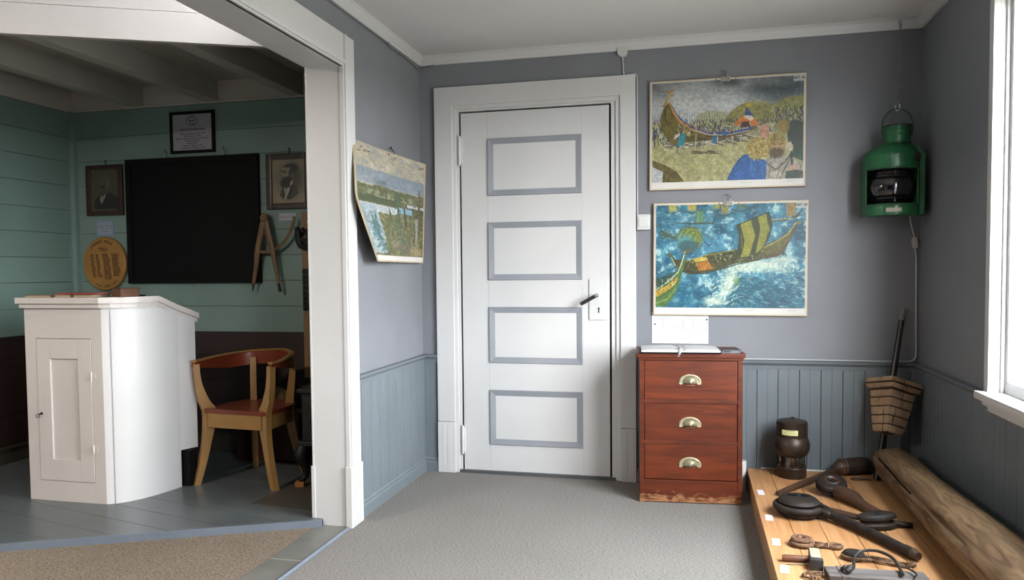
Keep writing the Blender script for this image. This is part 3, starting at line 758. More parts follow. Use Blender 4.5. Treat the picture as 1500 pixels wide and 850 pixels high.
# ---- things behind the chair
t = thing('storage_chest', 'low dark red wooden chest standing against the brown wall boards', 'chest', (-2.40, 3.985, FC))
b = B(); b.box(-.21, .19, -.085, .11, 0, .255, .004); b.build('box', chestwood, t)
b = B(); b.box(-.22, .20, -.095, .112, .255, .285, .006); b.build('lid', chestwood, t)
for x in (-.15, .13):
    b = B(); b.box(x-.012, x+.012, -.092, -.084, .03, .25, .001); b.build('batten', chestwood, t)
t = thing('wicker_ball', 'round tan ball partly seen behind the seat of the armchair', 'ball', (-2.375, 3.955, FC+.2855))
b = B(); b.sphere((0, 0, .07), .078, .075, .07, 24); ballo = b.build('body', tan_ball, t, smooth=True)
b = B()
for k in range(6):
    a = k*PI/6; b.tube([(.0785*math.cos(a)*math.cos(q), .0755*math.sin(a)*math.cos(q), .07+.0705*math.sin(q)) for q in np.linspace(0, 2*PI, 28)[:-1]], .0028, 5, closed=True)
b.build('ribs', tan_ball, t, smooth=True)
# ---- iron stove half hidden by the post
st = thing('iron_stove', 'black cast iron stove half hidden behind the white post', 'stove', (-1.775, 3.605, FC))
b = B(); b.box(-.165, .13, -.14, .15, .235, .485, .006); b.build('firebox', iron, st)
b = B(); b.box(-.182, .145, -.16, .165, .485, .505, .005); b.build('top_plate', iron, st)
b = B(); b.box(-.188, .145, -.165, .165, .215, .238, .005); b.build('hearth_ledge', iron, st)
b = B(); b.box(-.145, .04, -.152, -.138, .265, .46, .003); b.box(-.128, .023, -.158, -.150, .285, .44, .003); sd = b.build('fire_door', iron, st)
b = B()
for k in range(5): b.box(-.115+k*.028, -.105+k*.028, -.163, -.156, .30, .36, .002)
b.sphere((-.05, -.166, .40), .012); b.build('grille', iron, sd)
for x, y in ((-.16, -.13), (.115, -.13), (-.16, .13), (.115, .13)):
    b = B(); s_ = -1 if x < 0 else 1
    b.tube([(x, y, .22), (x+.012*s_, y-.012, .16), (x-.004*s_, y, .10), (x-.002*s_, y, .05), (x+.022*s_, y-.02, .003 if y > 0 else .030)], [.030, .034, .022, .015, .018], 10, sm=5); b.build('leg', iron, st, smooth=True)
b = B(); b.tube([(-.02, .06, .50), (-.02, .06, .62)], .055, 20); b.build('flue_collar', iron, st, smooth=True)
t = thing('support_block', 'small orange wooden block under the front foot of the black stove', 'block', (-1.953, 3.455, FC+.003), .3)
b = B(); b.box(-.022, .022, -.016, .016, 0, .026, .002); b.build('block', orangeblock, t)

# ---- on the green wall
YW = YC-.0115
def frame_box(b, x0, x1, z0, z1, wd, y0, y1, bev=.004):
    b.box(x0, x0+wd, y0, y1, z0, z1, bev); b.box(x1-wd, x1, y0, y1, z0, z1, bev); b.box(x0+wd, x1-wd, y0+.0006, y1, z1-wd, z1-.0006, bev); b.box(x0+wd, x1-wd, y0+.0006, y1, z0+.0006, z0+wd, bev)
# blackboard
t = thing('blackboard', 'large black blackboard hanging on the green boards', 'blackboard', (-3.012, YW, 1.46))
b = B(); b.box(-.462, .462, -.018, -.002, -.383, .388); b.build('board', black, t)
b = B(); frame_box(b, -.468, .468, -.388, .392, .036, -.027, -.002, .003); b.build('frame', black, t)
for x in (-.19, .225):
    b = B(); b.tube([(x, -.001, .44), (x, -.016, .438), (x+.004, -.018, .412), (x+.002, -.010, .385)], .0035, 8, sm=4); b.tube([(x+.018, -.001, .43), (x+.018, -.014, .426), (x+.012, -.016, .405), (x+.004, -.010, .385)], .0025, 8, sm=4); b.build('hook', steel, t)
b = B(); b.tube([(-.01, -.02, -.386), (-.01, -.02, -.400), (.012, -.02, -.402)], .003, 6); b.build('latch', steel, t)
# framed notice of the old school
t = thing('framed_notice', 'black framed white notice with an emblem and printed lines above the blackboard', 'notice', (-2.998, YW, 2.003))
b = B(); frame_box(b, -.156, .156, -.128, .128, .018, -.016, -.001, .002); b.build('frame', black, t)
b = B(); b.box(-.14, .14, -.010, -.002, -.112, .112); b.build('sheet', M('notice_paper', (.48, .46, .52), .6, .03), t)
def line_at(x, z, y=-.0102): return T(x, y, z) @ FRONT
ln = [('Gamle Strande skule', .021, line_at(0, .012), 'CENTER')]
for i, q in enumerate(('Skule og bygdehus fra 1876 - 1919', 'Restaurert skule i 1986', 'Skulen var bygdas og samfunnets samlingssted', 'Sentrum og kirkesal', 'ungdomslokale', 'Bedehus - Bibliotek - 1995', 'Strandaheimen samling fra - 1998')):
    ln.append((q, .0125, line_at(0, -.013-.0143*i), 'CENTER'))
text_many(ln, inkdark, 'lettering', t)
text('SKULE', .012, inkdark, 'emblem_word', t, line_at(0, .089)); text('STRANDE', .011, inkdark, 'emblem_word', t, line_at(0, .0435))
b = B(); b.tube([(.040*math.cos(a), -.0102, .070+.031*math.sin(a)) for a in np.linspace(0, 2*PI, 40)[:-1]], .0012, 6, closed=True)
b.tube([(.029*math.cos(a), -.0102, .070+.019*math.sin(a)) for a in np.linspace(0, 2*PI, 32)[:-1]], .0008, 6, closed=True)
b.sphere((-.013, -.0102, .070), .0065, .001, .0055, 12); b.sphere((.012, -.0102, .071), .006, .001, .0055, 12); b.box(-.012, .012, -.0106, -.010, .068, .0715); b.build('emblem', inkdark, t)
b = B(); b.sphere((-.133, -.0102, .062), .0022, .001, .0022, 8); b.build('pin', M('red_pin', (.2, .03, .05), .5), t); b = B(); b.sphere((-.130, -.0102, -.070), .003, .001, .003, 8); b.build('pin', M('red_pin', (.2, .03, .05), .5), t)
# two framed portraits
def portrait(label, cx, cz, w, h, wd, paint, ww, hh_):
    t = thing('framed_portrait', label, 'portrait', (cx, YW, cz), 0, 'framed portraits beside the blackboard')
    b = B(); frame_box(b, -w/2, w/2, -h/2, h/2, wd, -.022, -.001, .006); fr = b.build('frame', oldwood_frame, t)
    b = B(); frame_box(b, -w/2+wd-.003, w/2-wd+.003, -h/2+wd-.003, h/2-wd+.003, .005, -.020, -.006, .001); b.build('slip', M('frame_slip', (.11, .042, .02), .3), t)
    b = B(); b.box(-w/2+.01, w/2-.01, -.009, -.002, -h/2+.01, h/2-.01); b.build('backing', card_cream, t)
    iw, ih = w-2*wd, h-2*wd
    P = Pic(ww, hh_, 0, 100, 0, 0, 140, 140, (150, 140, 118)); paint(P)
    P.sheet('photograph', print_m, t, lambda u, v: (-iw/2+iw*u, -.0095, ih/2-ih*v))
    b = B(); b.tube([(.01, -.001, h/2+.028), (.01, -.012, h/2+.024), (.01, -.010, h/2-.004)], .0028, 8); b.sphere((.01, -.014, h/2+.026), .005); b.build('nail', iron, t)
    return t
def paint_left(P):
    P.C[:] = (92, 88, 70); P.C += (fbm(P.h, P.w, 5, 4)-.5)[..., None]*24
    P.ell(52, 55, 44, 60, (74, 70, 56), .7, .5); P.ell(55, 120, 46, 34, (36, 36, 30), 1, .08)
    P.poly([(12, 100), (30, 86), (48, 80), (72, 80), (98, 96), (100, 140), (20, 140)], (34, 34, 29)); P.poly([(34, 84), (54, 82), (46, 100), (36, 116), (30, 104)], (150, 144, 120)); P.poly([(30, 82), (48, 84), (40, 90)], (30, 30, 26))
    P.ell(49, 42, 17, 25, (104, 98, 78), 1, .2); P.ell(50, 24, 18, 9, (84, 79, 64), .8, .4)
    for x in (40, 52): P.ell(x, 41, 5, 2.2, (46, 43, 34), .9, .3)
    P.ell(44, 56, 9, 5, (40, 38, 30), 1, .3); P.ell(45, 64, 7, 4, (66, 62, 50), .7, .4); P.ell(46, 48, 2.5, 5, (88, 82, 66), .7, .4)
    P.line([(57, 82), (50, 100), (40, 135)], 2, (20, 20, 17)); P.ell(50, 137, 50, 3, (110, 104, 84), .8, .4)
def paint_right(P):
    P.C[:] = (171, 158, 132); P.C += (fbm(P.h, P.w, 6, 9)-.5)[..., None]*20
    P.ell(57, 62, 42, 52, (112, 105, 88), .9, .5); P.ell(66, 58, 20, 36, (76, 72, 62), .7, .5)
    P.poly([(28, 94), (22, 116), (40, 126), (60, 126), (80, 108), (72, 88), (62, 66), (48, 80)], (70, 67, 58), .9)
    P.ell(58, 28, 21, 14, (40, 38, 33), 1, .2); P.poly([(32, 26), (54, 26), (56, 50), (50, 62), (32, 64), (34, 52), (28, 48), (33, 40)], (156, 145, 122)); P.ell(60, 48, 10, 18, (62, 58, 50), .9, .3); P.ell(62, 54, 4.5, 6, (120, 111, 93), .9, .3)
    P.line([(30, 38), (42, 39)], 2.6, (56, 52, 45)); P.ell(40, 42, 4.5, 2, (74, 69, 60), .9, .3)
    P.ell(41, 76, 15, 16, (24, 23, 21), 1, .15); P.ell(46, 62, 13, 7, (30, 28, 25), 1, .25); P.poly([(36, 58), (48, 58), (46, 62), (36, 62)], (90, 83, 70), .6)
    P.poly([(36, 92), (44, 90), (38, 112)], (196, 184, 156)); P.poly([(46, 92), (54, 88), (50, 104), (40, 126), (36, 126)], (204, 192, 164)); P.line([(34, 92), (33, 124)], 4, (34, 33, 29)); P.line([(60, 84), (56, 104), (50, 124)], [6, 7, 6], (34, 33, 29)); P.poly([(54, 76), (62, 66), (62, 76), (54, 88)], (205, 193, 165))
portrait('dark photograph portrait of a man in a bow tie, brown frame left of the blackboard', -3.645, 1.668, .272, .322, .030, paint_left, 90, 126)
portrait('sepia portrait of a long bearded man facing left in a brown frame by the post', -2.349, 1.678, .290, .332, .034, paint_right, 90, 120)
t = thing('caption_card', 'small lilac caption card below the bow tie portrait', 'card', (-3.661, YW, 1.428), 0, 'caption cards under the portraits')
b = B(); b.box(-.062, .062, -.003, .0003, -.045, .045); b.build('border', M('caption_blue', (.33, .42, .62), .6), t); b = B(); b.box(-.050, .050, -.0042, -.002, -.034, .034); b.build('paper', greypaper, t)
text_many([(q, .0145, line_at(0, .010-.017*i, -.0045), 'CENTER') for i, q in enumerate(('Laerar ved skulen', '1876 - 1919', 'i Strande'))], M('caption_ink', (.24, .25, .33), .7), 'lettering', t)
t = thing('caption_card', 'narrow white caption card below the bearded portrait', 'card', (-2.365, YW, 1.467), 0, 'caption cards under the portraits')
b = B(); b.box(-.059, .059, -.003, .0003, -.023, .023); b.build('border', M('caption_edge', (.48, .56, .66), .6), t); b = B(); b.box(-.054, .054, -.0042, -.002, -.019, .019); b.build('paper', M('caption_white', (.60, .62, .70), .6), t)
text_many([('Sokneprest i Strande', .012, line_at(0, -.004, -.0045), 'CENTER')], M('caption_ink', (.24, .25, .33), .7), 'lettering', t)
# oval wooden plaque
t = thing('oval_plaque', 'oval slice of yellow wood with burnt in columns of names', 'plaque', (-3.652, YW, 1.200))
b = B(); b.lathe([(0, .0), (.158, .0), (.163, .006), (.163, .026), (.157, .032), (0, .032)], 56, Matrix.Diagonal((.98, 1, 1.05, 1)) @ RX(PI/2))
pl = b.build('slab', ovalwood, t, smooth=True)
rn = random.Random(3); items = []
names = ['Anna', 'Ole', 'Kari', 'Nils', 'Berta', 'Jon', 'Ingrid', 'Per', 'Marta', 'Lars', 'Gina', 'Knut', 'Sina', 'Arne', 'Olga']
for col, xx in enumerate((-.100, -.060, -.012, .014, .058, .082)):
    for r_ in range(14 if col not in (2, 3) else 16):
        items.append((rn.choice(names), .0125, T(xx+rn.uniform(-.003, .003)+.0012*r_, -.0325, .058-.0105*r_-.006*(col//2 == 0)) @ FRONT, 'LEFT'))
def arc_text(s, R, a0, a1, size, cz=0, inward=False):
    for i, c in enumerate(s):
        a = a0+(a1-a0)*(i/(max(1, len(s)-1))); x, z = R*math.cos(a)*.98, R*math.sin(a)*1.05
        items.append((c, size, T(x, -.0325, z+cz) @ RY(-(a-PI/2 if not inward else a+PI/2)) @ FRONT, 'CENTER'))
arc_text('STRANDE SKULE', .128, math.radians(133), math.radians(62), .024)
items.append(('til minne om', .013, T(-.005, -.0325, .095) @ FRONT, 'CENTER')); items.append(('elevane fra', .012, T(.0, -.0325, .082) @ FRONT, 'CENTER'))
arc_text('1914 1938 1941', .146, math.radians(243), math.radians(312), .021, 0, True)
text_many(items, inkbrown, 'lettering', t, .0004)
# blackboard compasses
t = thing('blackboard_compass', 'varnished wooden drawing compass with an arc hung at the right edge of the blackboard', 'compass', (-2.493, YW-.046, 1.46))
A = (0, 0, 0)
b = B(); b.tube([(-.006, 0, -.006), (-.030, 0, -.11), (-.052, 0, -.20), (-.065, 0, -.30), (-.083, 0, -.392)], [.022, .021, .021, .016, .012], 8, sm=4, flat=.55, up=(0, 1, 0)); l1 = b.build('leg', dividerwood, t, smooth=True)
b = B(); b.tube([(-.083, 0, -.392), (-.087, 0, -.418)], .0055, 8); b.tube([(-.087, 0, -.418), (-.092, 0, -.445)], [.005, .001], 8); b.build('point', iron, l1)
b = B(); b.tube([(.006, 0, -.006), (.026, 0, -.10), (.050, 0, -.20), (.066, 0, -.29), (.090, 0, -.425)], [.022, .021, .021, .015, .010], 8, sm=4, flat=.55, up=(0, 1, 0)); l2 = b.build('leg', dividerwood, t, smooth=True)
b = B(); b.tube([(.085, 0, -.395), (.093, 0, -.443)], .0095, 10); b.build('chalk_tip', iron, l2)
b = B(); b.lathe([(0, .016), (.020, .016), (.026, .011), (.026, -.011), (.020, -.016), (0, -.016)], 20, T(0, 0, .002) @ RX(PI/2)); b.lathe([(0, .022), (.008, .022), (.008, .014)], 12, T(0, 0, .002) @ RX(PI/2)); b.build('hinge_knuckle', dividerwood, t, smooth=True)
R_ = .200; cen = (.013, -.012, 0)
arc = [(-.055, -.004, -.194), (-.010, -.004, -.204), (.045, -.004, -.199), (.095, -.004, -.172), (.140, -.004, -.133), (.172, -.004, -.085), (.192, -.004, -.035), (.200, -.004, .004)]
b = B(); b.tube(arc, .0095, 8, sm=4, flat=.35, up=(0, 1, 0)); b.build('arc', dividerwood, t, smooth=True)
b = B(); b.tube([(0, .0, .02), (0, .040, .022)], .003, 8); b.build('nail', iron, t)
# plank with cast iron ornaments
t = thing('display_plank', 'upright brown plank with black cast iron stove ornaments by the post', 'plank', (-2.195, YW, .50))
b = B(); b.box(-.068, .06, -.022, .0005, 0, .992, .003); b.build('plank', plankwood, t)
b = B(); b.tube([(-.088, -.040, .900), (-.080, -.042, .87), (-.072, -.045, .82), (-.045, -.05, .785), (.05, -.05, .775)], [.012, .020, .024, .020, .015], 8, sm=4)
b.box(-.078, .06, -.050, -.022, .805, .845, .006); b.box(-.068, .06, -.048, -.022, .775, .81, .006)
for k in range(6): b.sphere((-.080+k*.026, -.036, .868+.012*(k % 2)), .0125, .010, .020, 10)
for k in range(8): b.sphere((-.066+k*.017, -.052, .826), .007, .006, .010, 8)
b.build('crest', iron, t, smooth=True)
b = B(); b.box(-.064, .06, -.032, -.020, .405, .655, .003)
for k in range(40): b.sphere((-.055+(k % 5)*.025, -.033, .42+(k//5)*.031), .009, .006, .013, 8)
b.build('relief_plate', iron, t, smooth=True)
for z in (.68, .36, .285):
    b = B(); b.prism([(-.022, -.012), (.03, -.02), (.03, .02), (-.006, .012)], 0, .012, .002, T(-.005, -.022, z) @ RX(PI/2)); b.build('bracket', iron, t)
b = B(); b.tube([(-.025, -.02, .94), (-.025, -.034, .935), (-.024, -.034, .92)], .004, 8); b.build('screw_hook', brass, t)
# ================================================================== THINGS ON THE WALLS OF THE NEAR ROOM
def poster(name, label, cx, cz, w, h, pic, tagtext, yb=.010, rot=0):
    """stiff printed board hung on the far wall; picture inset in a cream margin, white strip below"""
    t = thing(name, label, 'poster', (cx, D-.012, cz), 0, 'old school posters on the walls'); t.rotation_euler = (0, rot, 0)
    b = B(); b.box(-w/2, w/2, -.006, .0, -h/2, h/2, .0015); b.build('board', boardedge, t)
    b = B(); b.box(-w/2+.003, w/2-.003, -.0072, -.005, -h/2+.003, h/2-.003, .0006); b.build('margin', cream, t)
    b = B(); b.box(-w/2+.012, w/2-.012, -.0078, -.006, -h/2+.010, -h/2+.046, .0002); b.build('caption_strip', M('poster_white_strip', (.80, .77, .72), .6, .05, 14), t)
    mx, mt, mb = .0135, .013, .040
    pic.sheet('picture', print_m, t, lambda u, v: (-w/2+mx+(w-2*mx)*u, -.0081, h/2-mt-(h-mt-mb)*v))
    b = B(); b.box(w/2-.062, w/2-.012, -.0092, -.0078, h/2-.040, h/2-.008); lb = b.build('number_label', M('grey_tag', (.62, .63, .62), .6, .05), t)
    text_many([(tagtext, .0165, T(w/2-.037, -.0095, h/2-.030) @ FRONT, 'CENTER')], inkdark, 'number', lb, .0004)
    text_many([('Tegning til skulebruk', .0065, T(.13*w, -.0082, -h/2+.026) @ FRONT, 'CENTER')], ink, 'imprint', t)
    text_many([('eneforhandler', .006, T(.40*w, -.0082, -h/2+.026) @ FRONT, 'CENTER')], ink, 'imprint', t)
    b = B(); b.box(-.028, .018, -.0125, .002, h/2-.022, h/2+.003, .002); b.sphere((-.018, -.013, h/2-.008), .0035); b.sphere((.010, -.013, h/2-.008), .0035); cl = b.build('clip', M('clip_metal', (.5, .48, .44), .35, .2, 30, metal=.7), t)
    for x in (-.05, .045):
        b = B(); b.sphere((x, -.009, h/2-.009), .003, .002, .003, 8); b.build('rivet', iron, t)
    b = B(); b.tube([(.004, -.010, h/2-.004), (.004, -.012, h/2+.012), (.004, -.004, h/2+.026), (-.006, .0, h/2+.036), (-.018, -.006, h/2+.036), (-.026, -.010, h/2+.026)], .0022, 8, sm=5); b.build('hook', steel, t)
    return t

# ---- launching of a burial ship, painted in the frame of a sketch
P1 = Pic(400, 275, 95, 1003, 160, 112, 755, 744, (150, 152, 152))
h_, w_ = P1.h, P1.w
cl = fbm(h_, w_, 6, 21, 5); cl2 = fbm(h_, w_, 11, 33, 4)
P1.C[:] = (162, 166, 168); P1.C += ((cl-.5)*150)[..., None] + ((cl2-.5)*60)[..., None]
yy = np.clip((P1.Y-120)/250, 0, 1)
P1.ell(470, 200, 90, 55, (84, 96, 104), .6, .7, .5); P1.ell(310, 210, 70, 60, (104, 114, 118), .4, .7, .5); P1.ell(720, 240, 120, 45, (72, 88, 98), .75, .7, .5, 8); P1.ell(900, 180, 150, 60, (46, 62, 70), .8, .6, .4, 9); P1.ell(560, 150, 70, 22, (70, 80, 80), .7, .7)
P1.ell(360, 285, 220, 80, (222, 222, 218), .85, .8, .4, 14); P1.ell(400, 190, 120, 40, (206, 208, 206), .5, .8, .5, 18); P1.ell(590, 262, 150, 46, (214, 216, 212), .8, .8, .4, 15); P1.ell(830, 150, 70, 22, (160, 164, 162), .6, .8, .4)
P1.ell(470, 372, 105, 48, (178, 178, 142), 1, .12, .1); P1.poly([(545, 370), (580, 325), (640, 285), (700, 266), (770, 268), (830, 300), (845, 400), (545, 400)], (142, 138, 76), 1, .25, 5); P1.ell(740, 275, 60, 10, (196, 192, 140), .7, .6)
P1.poly([(815, 305), (850, 272), (910, 245), (1004, 235), (1004, 420), (815, 420)], (150, 148, 82), 1, .25, 6)
grass = P1.poly([(95, 395), (1004, 395), (1004, 760), (95, 760)], (176, 172, 122), 1, .22, 7, 40)
P1.dabs(420, 95, 760, 520, 745, [(196, 190, 130), (132, 128, 62), (205, 190, 112), (170, 140, 60), (190, 188, 150)], (6, 26), (2, 5), (.5, 2.4), .45, 11)
# the crowd along the shore
P1.dabs(620, 96, 1000, lambda x: 372-60*max(0, (x-760)/240), 452, [(38, 44, 50), (60, 70, 78), (196, 196, 188), (40, 74, 118), (150, 130, 70), (84, 60, 44), (24, 28, 32), (120, 128, 130)], (5, 20), (2, 4.5), (1.2, 1.9), .95, 12)
P1.dabs(190, 840, 1000, 300, 420, [(30, 40, 44), (210, 208, 196), (40, 66, 60), (168, 140, 70), (46, 80, 130), (26, 30, 34)], (6, 22), (2, 5), (1.2, 1.9), .95, 13)
P1.dabs(60, 96, 190, 410, 520, [(36, 84, 150), (40, 60, 90), (30, 34, 36), (190, 186, 170)], (8, 24), (3, 7), (1.2, 1.9), .95, 14)
for i in range(60):
    x = 98+i*15.2; P1.line([(x, 352-45*max(0, (x-760)/240)-8*(i % 3)), (x+3, 392)], 1.3, (64, 64, 58), .8)
# hull on its bed of logs
P1.dabs(280, 160, 720, lambda x: 488-.05*(x-160), lambda x: 560-.10*(x-160), [(222, 218, 206), (66, 62, 54), (150, 144, 130), (36, 34, 30), (190, 182, 160)], (14, 54), (2, 5), (-.35, .35), .9, 15)
hull = P1.poly([(203, 268), (172, 296), (152, 345), (152, 400), (168, 455), (195, 500), (232, 526), (285, 516), (360, 512), (450, 500), (560, 488), (650, 468), (715, 440), (742, 405), (700, 428), (640, 444), (560, 456), (460, 456), (380, 442), (310, 412), (262, 368), (232, 320)], (112, 98, 38), 1, .2, 16)
for k in range(7):
    f = k/6.5; P1.line([(196-34*f, 290+30*f), (176+24*f-14*(1-f), 360+30*f), (212+24*f, 430+52*f), (330, 470+36*f), (470, 476+22*f), (600, 460+20*f), (700, 436+8*f)], 2.4, (58, 50, 22), .8)
P1.line([(190, 300), (186, 370), (220, 450), (300, 490)], 7, (150, 136, 60), .55)
P1.line([(204, 272), (232, 332), (272, 386), (330, 425), (400, 450), (470, 462)], [10, 16, 18, 14, 9, 6], (214, 142, 62)); P1.line([(215, 285), (246, 344), (292, 394), (350, 428), (452, 458), (560, 460), (680, 438), (740, 408)], [3, 8, 13, 15, 13, 13, 11, 4], (38, 82, 158)); P1.line([(222, 312), (262, 372), (320, 420), (400, 450)], 3, (228, 176, 96))
P1.line([(330, 436), (452, 470), (560, 472), (690, 446)], 3.5, (214, 208, 190)); P1.line([(300, 462), (450, 490), (580, 482), (700, 450)], 4, (150, 92, 40), .8)
P1.line([(172, 296), (180, 272), (196, 246), (214, 222), (230, 190)], [14, 15, 13, 14, 6], (188, 150, 62)); P1.line([(170, 204), (186, 202), (200, 212), (222, 200)], [4, 8, 9, 8], (176, 140, 52)); P1.line([(164, 292), (186, 296)], 6, (44, 38, 22)); P1.line([(186, 262), (206, 232), (222, 206)], 3, (236, 208, 120)); P1.line([(152, 345), (150, 400), (168, 458), (200, 504)], 3, (50, 42, 22))
# tents and men aboard
P1.poly([(596, 412), (628, 372), (664, 352), (690, 350), (728, 378), (742, 415), (700, 424), (690, 390), (640, 392), (632, 418)], (212, 116, 44), 1, .15, 17); P1.poly([(648, 360), (690, 346), (716, 372), (700, 390), (668, 372)], (226, 214, 196)); P1.poly([(668, 302), (712, 358), (660, 352)], (44, 74, 138)); P1.ell(682, 292, 20, 14, (206, 178, 66), 1, .4, .4); P1.line([(668, 305), (664, 352)], 3, (40, 40, 40))
P1.poly([(640, 396), (684, 390), (692, 424), (640, 428)], (70, 40, 24))
P1.dabs(120, 250, 600, lambda x: 392+.06*(x-250), lambda x: 442+.03*(x-250), [(30, 36, 42), (50, 84, 140), (200, 196, 180), (120, 92, 52), (210, 130, 60), (24, 26, 28)], (4, 16), (2, 5), (1.0, 2.0), .95, 18)
P1.poly([(252, 534), (262, 482), (280, 455), (300, 458), (304, 486), (290, 534)], (44, 140, 156), 1, .15); P1.poly([(236, 470), (270, 455), (264, 474), (232, 496)], (210, 208, 196)); P1.line([(258, 534), (250, 572)], 4, (60, 50, 40)); P1.line([(284, 534), (294, 558)], 4, (60, 50, 40)); P1.ell(292, 450, 9, 9, (196, 150, 110))
P1.poly([(462, 520), (468, 478), (490, 470), (502, 492), (494, 522)], (50, 118, 150), 1, .15); P1.ell(480, 462, 8, 8, (200, 160, 120)); P1.poly([(520, 470), (530, 440), (548, 440), (552, 476)], (64, 96, 150)); P1.poly([(306, 470), (318, 446), (334, 452), (330, 478)], (186, 176, 120))
for x, y0, y1 in ((368, 462, 552), (412, 505, 556), (500, 480, 516), (590, 480, 520), (640, 470, 506)): P1.line([(x, y0), (x-3, y1)], 6, (190, 186, 168)); P1.line([(x+4, y0), (x+1, y1)], 2, (60, 54, 44))
P1.dabs(36, 330, 480, 566, 584, [(84, 76, 54), (60, 54, 40)], (20, 40), (2, 4), (-.1, .15), .7, 19)
P1.poly([(95, 640), (160, 648), (162, 690), (175, 760), (95, 760)], (196, 198, 200)); P1.poly([(98, 620), (180, 650), (250, 690), (300, 755), (160, 755), (164, 690), (100, 660)], (98, 88, 42), 1, .4, 20)
# the mourners in front
P1.poly([(985, 480), (1004, 470), (1004, 640), (940, 610), (946, 510)], (24, 62, 42), 1, .2); P1.poly([(900, 420), (950, 380), (1004, 400), (1004, 520), (920, 540)], (40, 52, 44), 1, .3, 21)
P1.ell(888, 425, 34, 44, (150, 124, 48), 1, .3, .4, 22); P1.poly([(748, 470), (752, 420), (784, 405), (806, 430), (804, 480), (780, 500)], (198, 140, 118), 1, .15)
P1.poly([(770, 640), (830, 598), (900, 606), (960, 640), (1004, 660), (1004, 760), (770, 760)], (172, 164, 148), 1, .15, 23); P1.poly([(554, 748), (590, 672), (625, 620), (660, 592), (730, 590), (792, 640), (788, 748)], (38, 96, 168), 1, .12, 24)
for a, c in (((640, 610), (590, 740)), ((690, 620), (660, 745)), ((740, 640), (740, 745)), ((665, 600), (610, 700))): P1.line([a, c], 3.5, (22, 58, 116), .7)
P1.line([(700, 610), (702, 700)], 4, (76, 140, 206), .6); P1.line([(652, 594), (600, 668), (558, 746)], 3, (20, 34, 60))
P1.ell(736, 556, 64, 68, (178, 152, 72), 1, .15, .2, 25); P1.dabs(170, 680, 800, 492, 622, [(210, 188, 108), (128, 100, 36), (226, 206, 140), (96, 74, 30)], (6, 18), (2, 5), (0, PI), .8, 26)
P1.ell(846, 528, 52, 62, (146, 122, 50), 1, .15, .15, 27); P1.poly([(806, 520), (840, 505), (892, 520), (898, 575), (862, 590), (818, 570)], (178, 142, 88)); P1.ell(848, 584, 44, 30, (84, 66, 28), 1, .25, .3); P1.line([(820, 530), (842, 534)], 4, (40, 28, 16)); P1.line([(862, 534), (888, 528)], 4, (40, 28, 16)); P1.line([(852, 530), (850, 560)], 4, (210, 176, 124)); P1.dabs(60, 800, 896, 470, 520, [(190, 168, 84), (108, 88, 36)], (8, 22), (2, 5), (.8, 2.2), .8, 28); P1.dabs(50, 812, 888, 572, 612, [(60, 46, 20), (120, 96, 44)], (6, 16), (2, 4), (1.2, 1.9), .8, 29)
P1.line([(800, 655), (846, 690), (900, 640), (930, 590)], 6, (52, 48, 44)); P1.line([(930, 520), (938, 640), (950, 748)], 12, (36, 40, 34)); P1.line([(960, 500), (918, 640), (868, 748)], 5, (64, 54, 40)); P1.poly([(900, 545), (930, 515), (946, 560), (928, 582)], (212, 194, 164)); P1.ell(948, 680, 22, 20, (206, 160, 136), 1, .2); P1.ell(850, 718, 30, 18, (200, 190, 170), 1, .25); P1.poly([(905, 700), (960, 690), (1004, 700), (1004, 750), (900, 750)], (40, 62, 50), 1, .2)
for a, c in (((820, 640), (800, 740)), ((880, 640), (850, 745)), ((990, 660), (985, 745))): P1.line([a, c], 4, (96, 90, 80), .8)
P1.dabs(260, 100, 1000, 120, 330, [(200, 202, 200), (90, 104, 112), (120, 132, 138)], (8, 30), (3, 8), (-.5, .3), .22, 301)
P1.dabs(200, 600, 1000, 600, 748, [(30, 40, 50), (220, 216, 200), (120, 110, 90)], (6, 22), (1.5, 3), (.8, 2.4), .28, 302)
P1.dabs(160, 160, 720, 300, 520, [(60, 50, 24), (176, 156, 80), (30, 28, 22)], (6, 20), (1.5, 3), (-.3, .9), .4, 303, hull)
P1.C *= (1+.26*(fbm(h_, w_, 90, 77, 2)-.5))[..., None]; P1.C = P1.C*.97+(128-P1.C)*.04
poster('ship_burial_poster', 'upper poster by the door, painted with a ship drawn up before a crowd', .166, 1.817, .765, .560, P1, 'HIST. 42', rot=.004)

# ---- longship in a storm
P2 = Pic(400, 270, 118, 1018, 78, 70, 690, 690, (52, 112, 150))
n1 = fbm(P2.h, P2.w, 9, 41, 5); n2 = fbm(P2.h, P2.w, 22, 51, 4); n3 = fbm(P2.h, P2.w, 40, 61, 3)
P2.C[:] = (56, 116, 148); P2.C += ((n1-.5)*120)[..., None]*np.array([.7, .9, .95]) + ((n2-.5)*90)[..., None]
P2.mixin(np.clip((n3+n2-1.12)*5, 0, 1), (206, 222, 228), .75)
P2.ell(300, 160, 240, 60, (120, 168, 196), .45, .7, .5); P2.ell(420, 320, 90, 70, (84, 146, 190), .5, .8, .3)
P2.dabs(520, 118, 1018, 90, 690, [(210, 224, 230), (28, 74, 104), (120, 170, 196), (20, 84, 112), (72, 138, 168), (180, 204, 214)], (8, 34), (1.5, 4.5), (-.6, .35), .55, 42)
P2.poly([(480, 690), (560, 600), (600, 540), (640, 500), (720, 500), (820, 540), (930, 600), (1018, 640), (1018, 690)], (22, 86, 112), .65, .35, 43); P2.poly([(150, 560), (260, 540), (420, 560), (480, 640), (380, 690), (160, 690)], (24, 92, 126), .5, .4, 44)
P2.dabs(160, 480, 1000, 500, 680, [(16, 62, 84), (150, 190, 206), (40, 120, 150), (210, 226, 230)], (10, 40), (2, 5), (-.3, .8), .5, 45)
